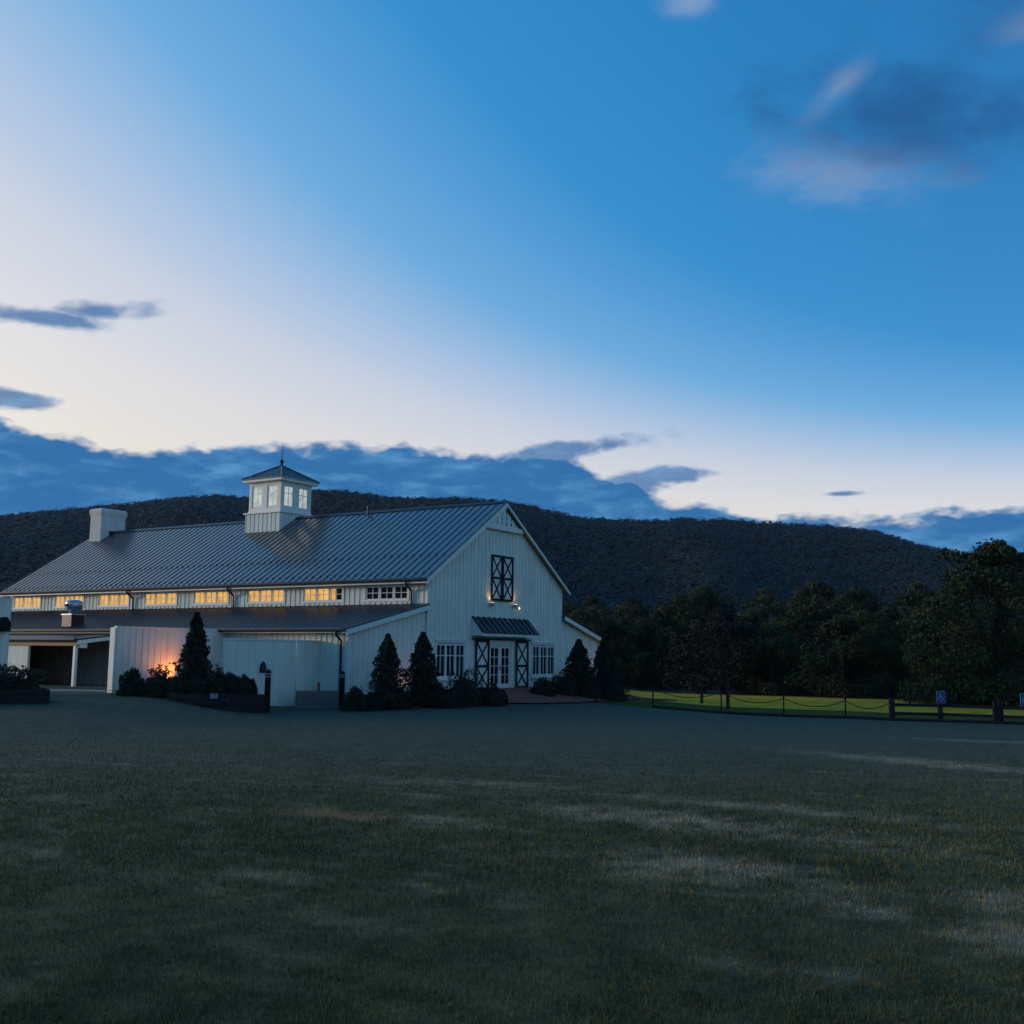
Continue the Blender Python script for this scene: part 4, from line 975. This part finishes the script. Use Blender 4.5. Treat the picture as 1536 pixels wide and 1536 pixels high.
def tree_at(px, ytop, Y, k, wide=1.0, label=None, group='trees along the wood edge', mesh=None, h0=None):
    P = foot(px, Y, 1040); h = float(at_y(px, ytop, Y)[2]) - P[2]; s = h / (h0 or hs[k])
    leafy('leafy_tree', mesh or kinds[k], P, label or edge_lab[k], 'tree', None if label else group, random.uniform(0, 6.28), (s * wide, s * wide, s))
row = [(868, 915, 92, 3, 'broad tree showing just past the right gable wall'), (905, 928, 84, 2, 'low bushy tree behind the two right wing evergreens'), (935, 925, 86, 0, 'leafy tree past the right wing end, behind the dark bush row'),
       (968, 930, 84, 2, 'low bushy tree behind the chain post nearest the brick walk'), (992, 908, 92, 1, 'slim pale tree just left of the tallest meadow tree'), (1022, 890, 90, 0, 'tall olive tree left of the maroon-leaved tree'),
       (1128, 915, 84, 3, 'broad tree right behind the maroon-leaved tree'), (1160, 935, 76, 2, 'low bushy tree by the meadow, between the second and third chain posts'), (1196, 902, 80, 1, 'slim tree behind the third chain post'),
       (1232, 895, 78, 0, 'tall olive tree between the last two chain posts'), (1268, 925, 72, 2, 'low bushy tree behind the last chain post'), (1300, 915, 75, 3, 'broad tree between the last chain post and the fence'),
       (1340, 905, 78, 1, 'slim tree behind the first thick fence post'), (1385, 912, 72, 0, 'leafy tree behind the blue sign and the low far fence'), (1408, 940, 64, 2, 'low bushy tree just over the blue sign'),
       (1150, 880, 110, 1, ''), (1060, 880, 112, 3, ''), (950, 895, 112, 0, ''), (1290, 880, 104, 3, ''), (1380, 872, 100, 0, ''), (1425, 880, 92, 1, ''), (890, 890, 118, 1, ''), (850, 905, 110, 2, ''), (1230, 872, 116, 3, '')]
for px, yt, Y, k, lab in row:
    tree_at(px, yt, Y, k, 1.0, lab or 'dark tree of the second row, its crown rising over the wood edge')
for o in bpy.data.objects:
    if o.name.startswith('leafy_tree'): o['group'] = 'trees along the wood edge'
tree_at(1085, 915, 78, 0, 1.15, 'dark maroon-leaved tree with low crown at the wood edge', mesh=darkk, h0=6.5)
big = make_tree(9.6, 4.3, 23000, .11, 21, 'leaf', .0, 120, 1.0, spires=True)
tree_at(1496, 812, 60, 0, 1., 'big dark tree with ragged upright top behind the fence end', mesh=big, h0=9.6)
tree_at(1580, 825, 63, 0, 1.1, 'tall tree beyond the fence end, beside the big ragged tree', mesh=big, h0=9.6)
tree_at(1450, 930, 62, 2, .9, 'low bushy tree left of the big ragged tree, hanging over the meadow')

# ------------------------------------------------------------------ hills with their woods
crest_px = [(-1600, 905), (-900, 870), (-400, 815), (0, 776), (60, 770), (130, 764), (200, 757), (270, 749), (330, 745), (375, 750), (420, 744), (470, 739), (510, 737), (545, 742), (580, 748), (640, 750), (690, 749), (740, 753), (790, 760), (830, 769), (880, 781), (940, 783), (1010, 781), (1080, 781), (1140, 786), (1200, 789), (1250, 793), (1300, 797), (1330, 804), (1370, 819), (1420, 830), (1470, 842), (1536, 850), (1700, 862), (2100, 880), (3200, 900)]
caz = []; cel = []
for px, py in crest_px:
    r_ = ray(px, py); caz.append(math.atan2(r_[0], r_[1])); cel.append(r_[2] / math.hypot(r_[0], r_[1]))
caz, cel = np.array(caz), np.array(cel)
RC = lambda a: 760 + 180 * np.clip(-(a - .05) * 4, 0, 1) + 30 * np.sin(a * 9)
def hz(a, r):
    c = np.interp(a, caz, cel); R0 = RC(a); Hc = c * R0 + CAMZ - 4.5
    t = np.clip((r - 130) / (R0 - 130), 0, 1); up = -1.2 + (Hc + 1.2) * (t ** 1.35 * .75 + .25 * t * t * (3 - 2 * t))
    sp = (11 * np.sin(a * 31 + r * .006) + 6 * np.sin(a * 67 + 1 + r * .003)) * np.sin(np.pi * t) ** .8 * (1 - t) * 1.6
    return np.where(r <= R0, up + sp * t, Hc - (r - R0) * .06)
av = np.linspace(-1.0, 1.0, 220); rv = np.geomspace(130, 1500, 70)
A_, R_ = np.meshgrid(av, rv); Z_ = hz(A_, R_)
V = np.stack([np.sin(A_) * R_, np.cos(A_) * R_, Z_], -1).reshape(-1, 3); nx = len(av)
i = (np.arange(len(rv) - 1)[:, None] * nx + np.arange(nx - 1)[None]).ravel()
M['hill'] = mat('wooded_hillside', (.022, .032, .020), .95, var=.3, scale=.05)
hl = bpy.data.objects.new('hills', raw_mesh('hills', V, np.stack([i, i + 1, i + 1 + nx, i + nx], 1).ravel(), 4, M['hill'], True)); col.objects.link(hl); tag(hl, kind='structure')
# woods: thousands of faceted crowns, one far mass
def woods(n, amin, amax, rmin, rmax, s0, s1, k, leaf):
    a = RNG.uniform(amin, amax, n); r = np.sqrt(RNG.uniform(rmin ** 2, rmax ** 2, n)); keep = r < RC(a) + 25; a, r = a[keep], r[keep]; n = len(a)
    s = RNG.uniform(s0, s1, n); z = hz(a, r)
    c = np.stack([np.sin(a) * r, np.cos(a) * r, z + s * .8], 1)
    v = RNG.normal(0, 1, (n, k, 3)); v /= np.linalg.norm(v, axis=2)[..., None]; v[..., 2] = np.abs(v[..., 2]) * 1.25 - .25
    P = c[:, None] + v * s[:, None, None] * RNG.uniform(.7, 1.05, (n, k, 1))
    return cards(P.reshape(-1, 3), v.reshape(-1, 3) + np.array([0, -.3, .9]), np.repeat(np.clip(r * leaf, .35, 1.3), k), .75, .12)
V = np.concatenate([woods(20500, -.78, .74, 330, 990, 2.6, 4.6, 30, .00145), woods(6600, -.72, .74, 135, 340, 1.9, 3.4, 40, .00145)])
me = card_mesh('hill_woods', V, M['hillwood'])
hw_ = bpy.data.objects.new('hill_woods', me); col.objects.link(hw_); tag(hw_, 'dark continuous woodland covering the hills behind the barn', 'woodland', None, 'stuff')

# ------------------------------------------------------------------ short lawn blades near the viewer
def blades(n, y0, y1, hmin, hmax, wd, fade):
    Y = 1 / RNG.uniform(1 / y1, 1 / y0, n); X = RNG.uniform(-.66, .66, n) * Y
    clump = np.sin(X * 7.1 + 3 * np.sin(Y * 2.3)) * np.sin(Y * 6.3 + 2 * np.sin(X * 1.9)); keep = (RNG.uniform(-1.2, 1, n) < clump + .55) & (RNG.uniform(0, 1, n) > sst(fade, y1, Y)) & (RNG.uniform(0, 1, n) < sst(y0 - 1., y0 + (4. if y0 > 5 else .5), Y))
    X, Y = X[keep], Y[keep]; n = len(X); Z = gz(X, Y)
    h = RNG.uniform(hmin, hmax, n); a = RNG.uniform(0, 6.28, n); l = RNG.uniform(.1, .9, n) * h; la = RNG.uniform(0, 6.28, n)
    dx, dy = np.cos(a) * wd / 2, np.sin(a) * wd / 2
    V = np.stack([np.stack([X - dx, Y - dy, Z - .005], 1), np.stack([X + dx, Y + dy, Z - .005], 1), np.stack([X + np.cos(la) * l, Y + np.sin(la) * l, Z + h], 1)], 1)
    return V.reshape(-1, 3)
V = np.concatenate([blades(245000, 4.2, 16, .014, .034, .006, 8.), blades(175000, 7, 52, .02, .045, .013, 16.)])
me = raw_mesh('lawn_grass', V, np.arange(len(V)), 3, M['blade'])
go = bpy.data.objects.new('lawn_grass', me); col.objects.link(go); tag(go, 'short dark lawn grass with dry worn streaks', 'grass', None, 'stuff')

# ------------------------------------------------------------------ thin evening haze
hb = MB().box(-1700, 1700, -60, 1700, -40, 330).build('haze', M['trim']); hb.data.materials.clear()
hm = bpy.data.materials.new('evening_air'); hm.use_nodes = True; hm.node_tree.nodes.clear(); h_ = NT(hm.node_tree)
pv_ = h_.n('ShaderNodeVolumePrincipled'); pv_.inputs['Density'].default_value = HAZE; pv_.inputs['Color'].default_value = (.70, .84, 1., 1)
h_.link(pv_.outputs[0], h_.n('ShaderNodeOutputMaterial').inputs['Volume']); hb.data.materials.append(hm)
tag(hb, 'thin blue evening haze over the hills', 'haze', None, 'stuff')
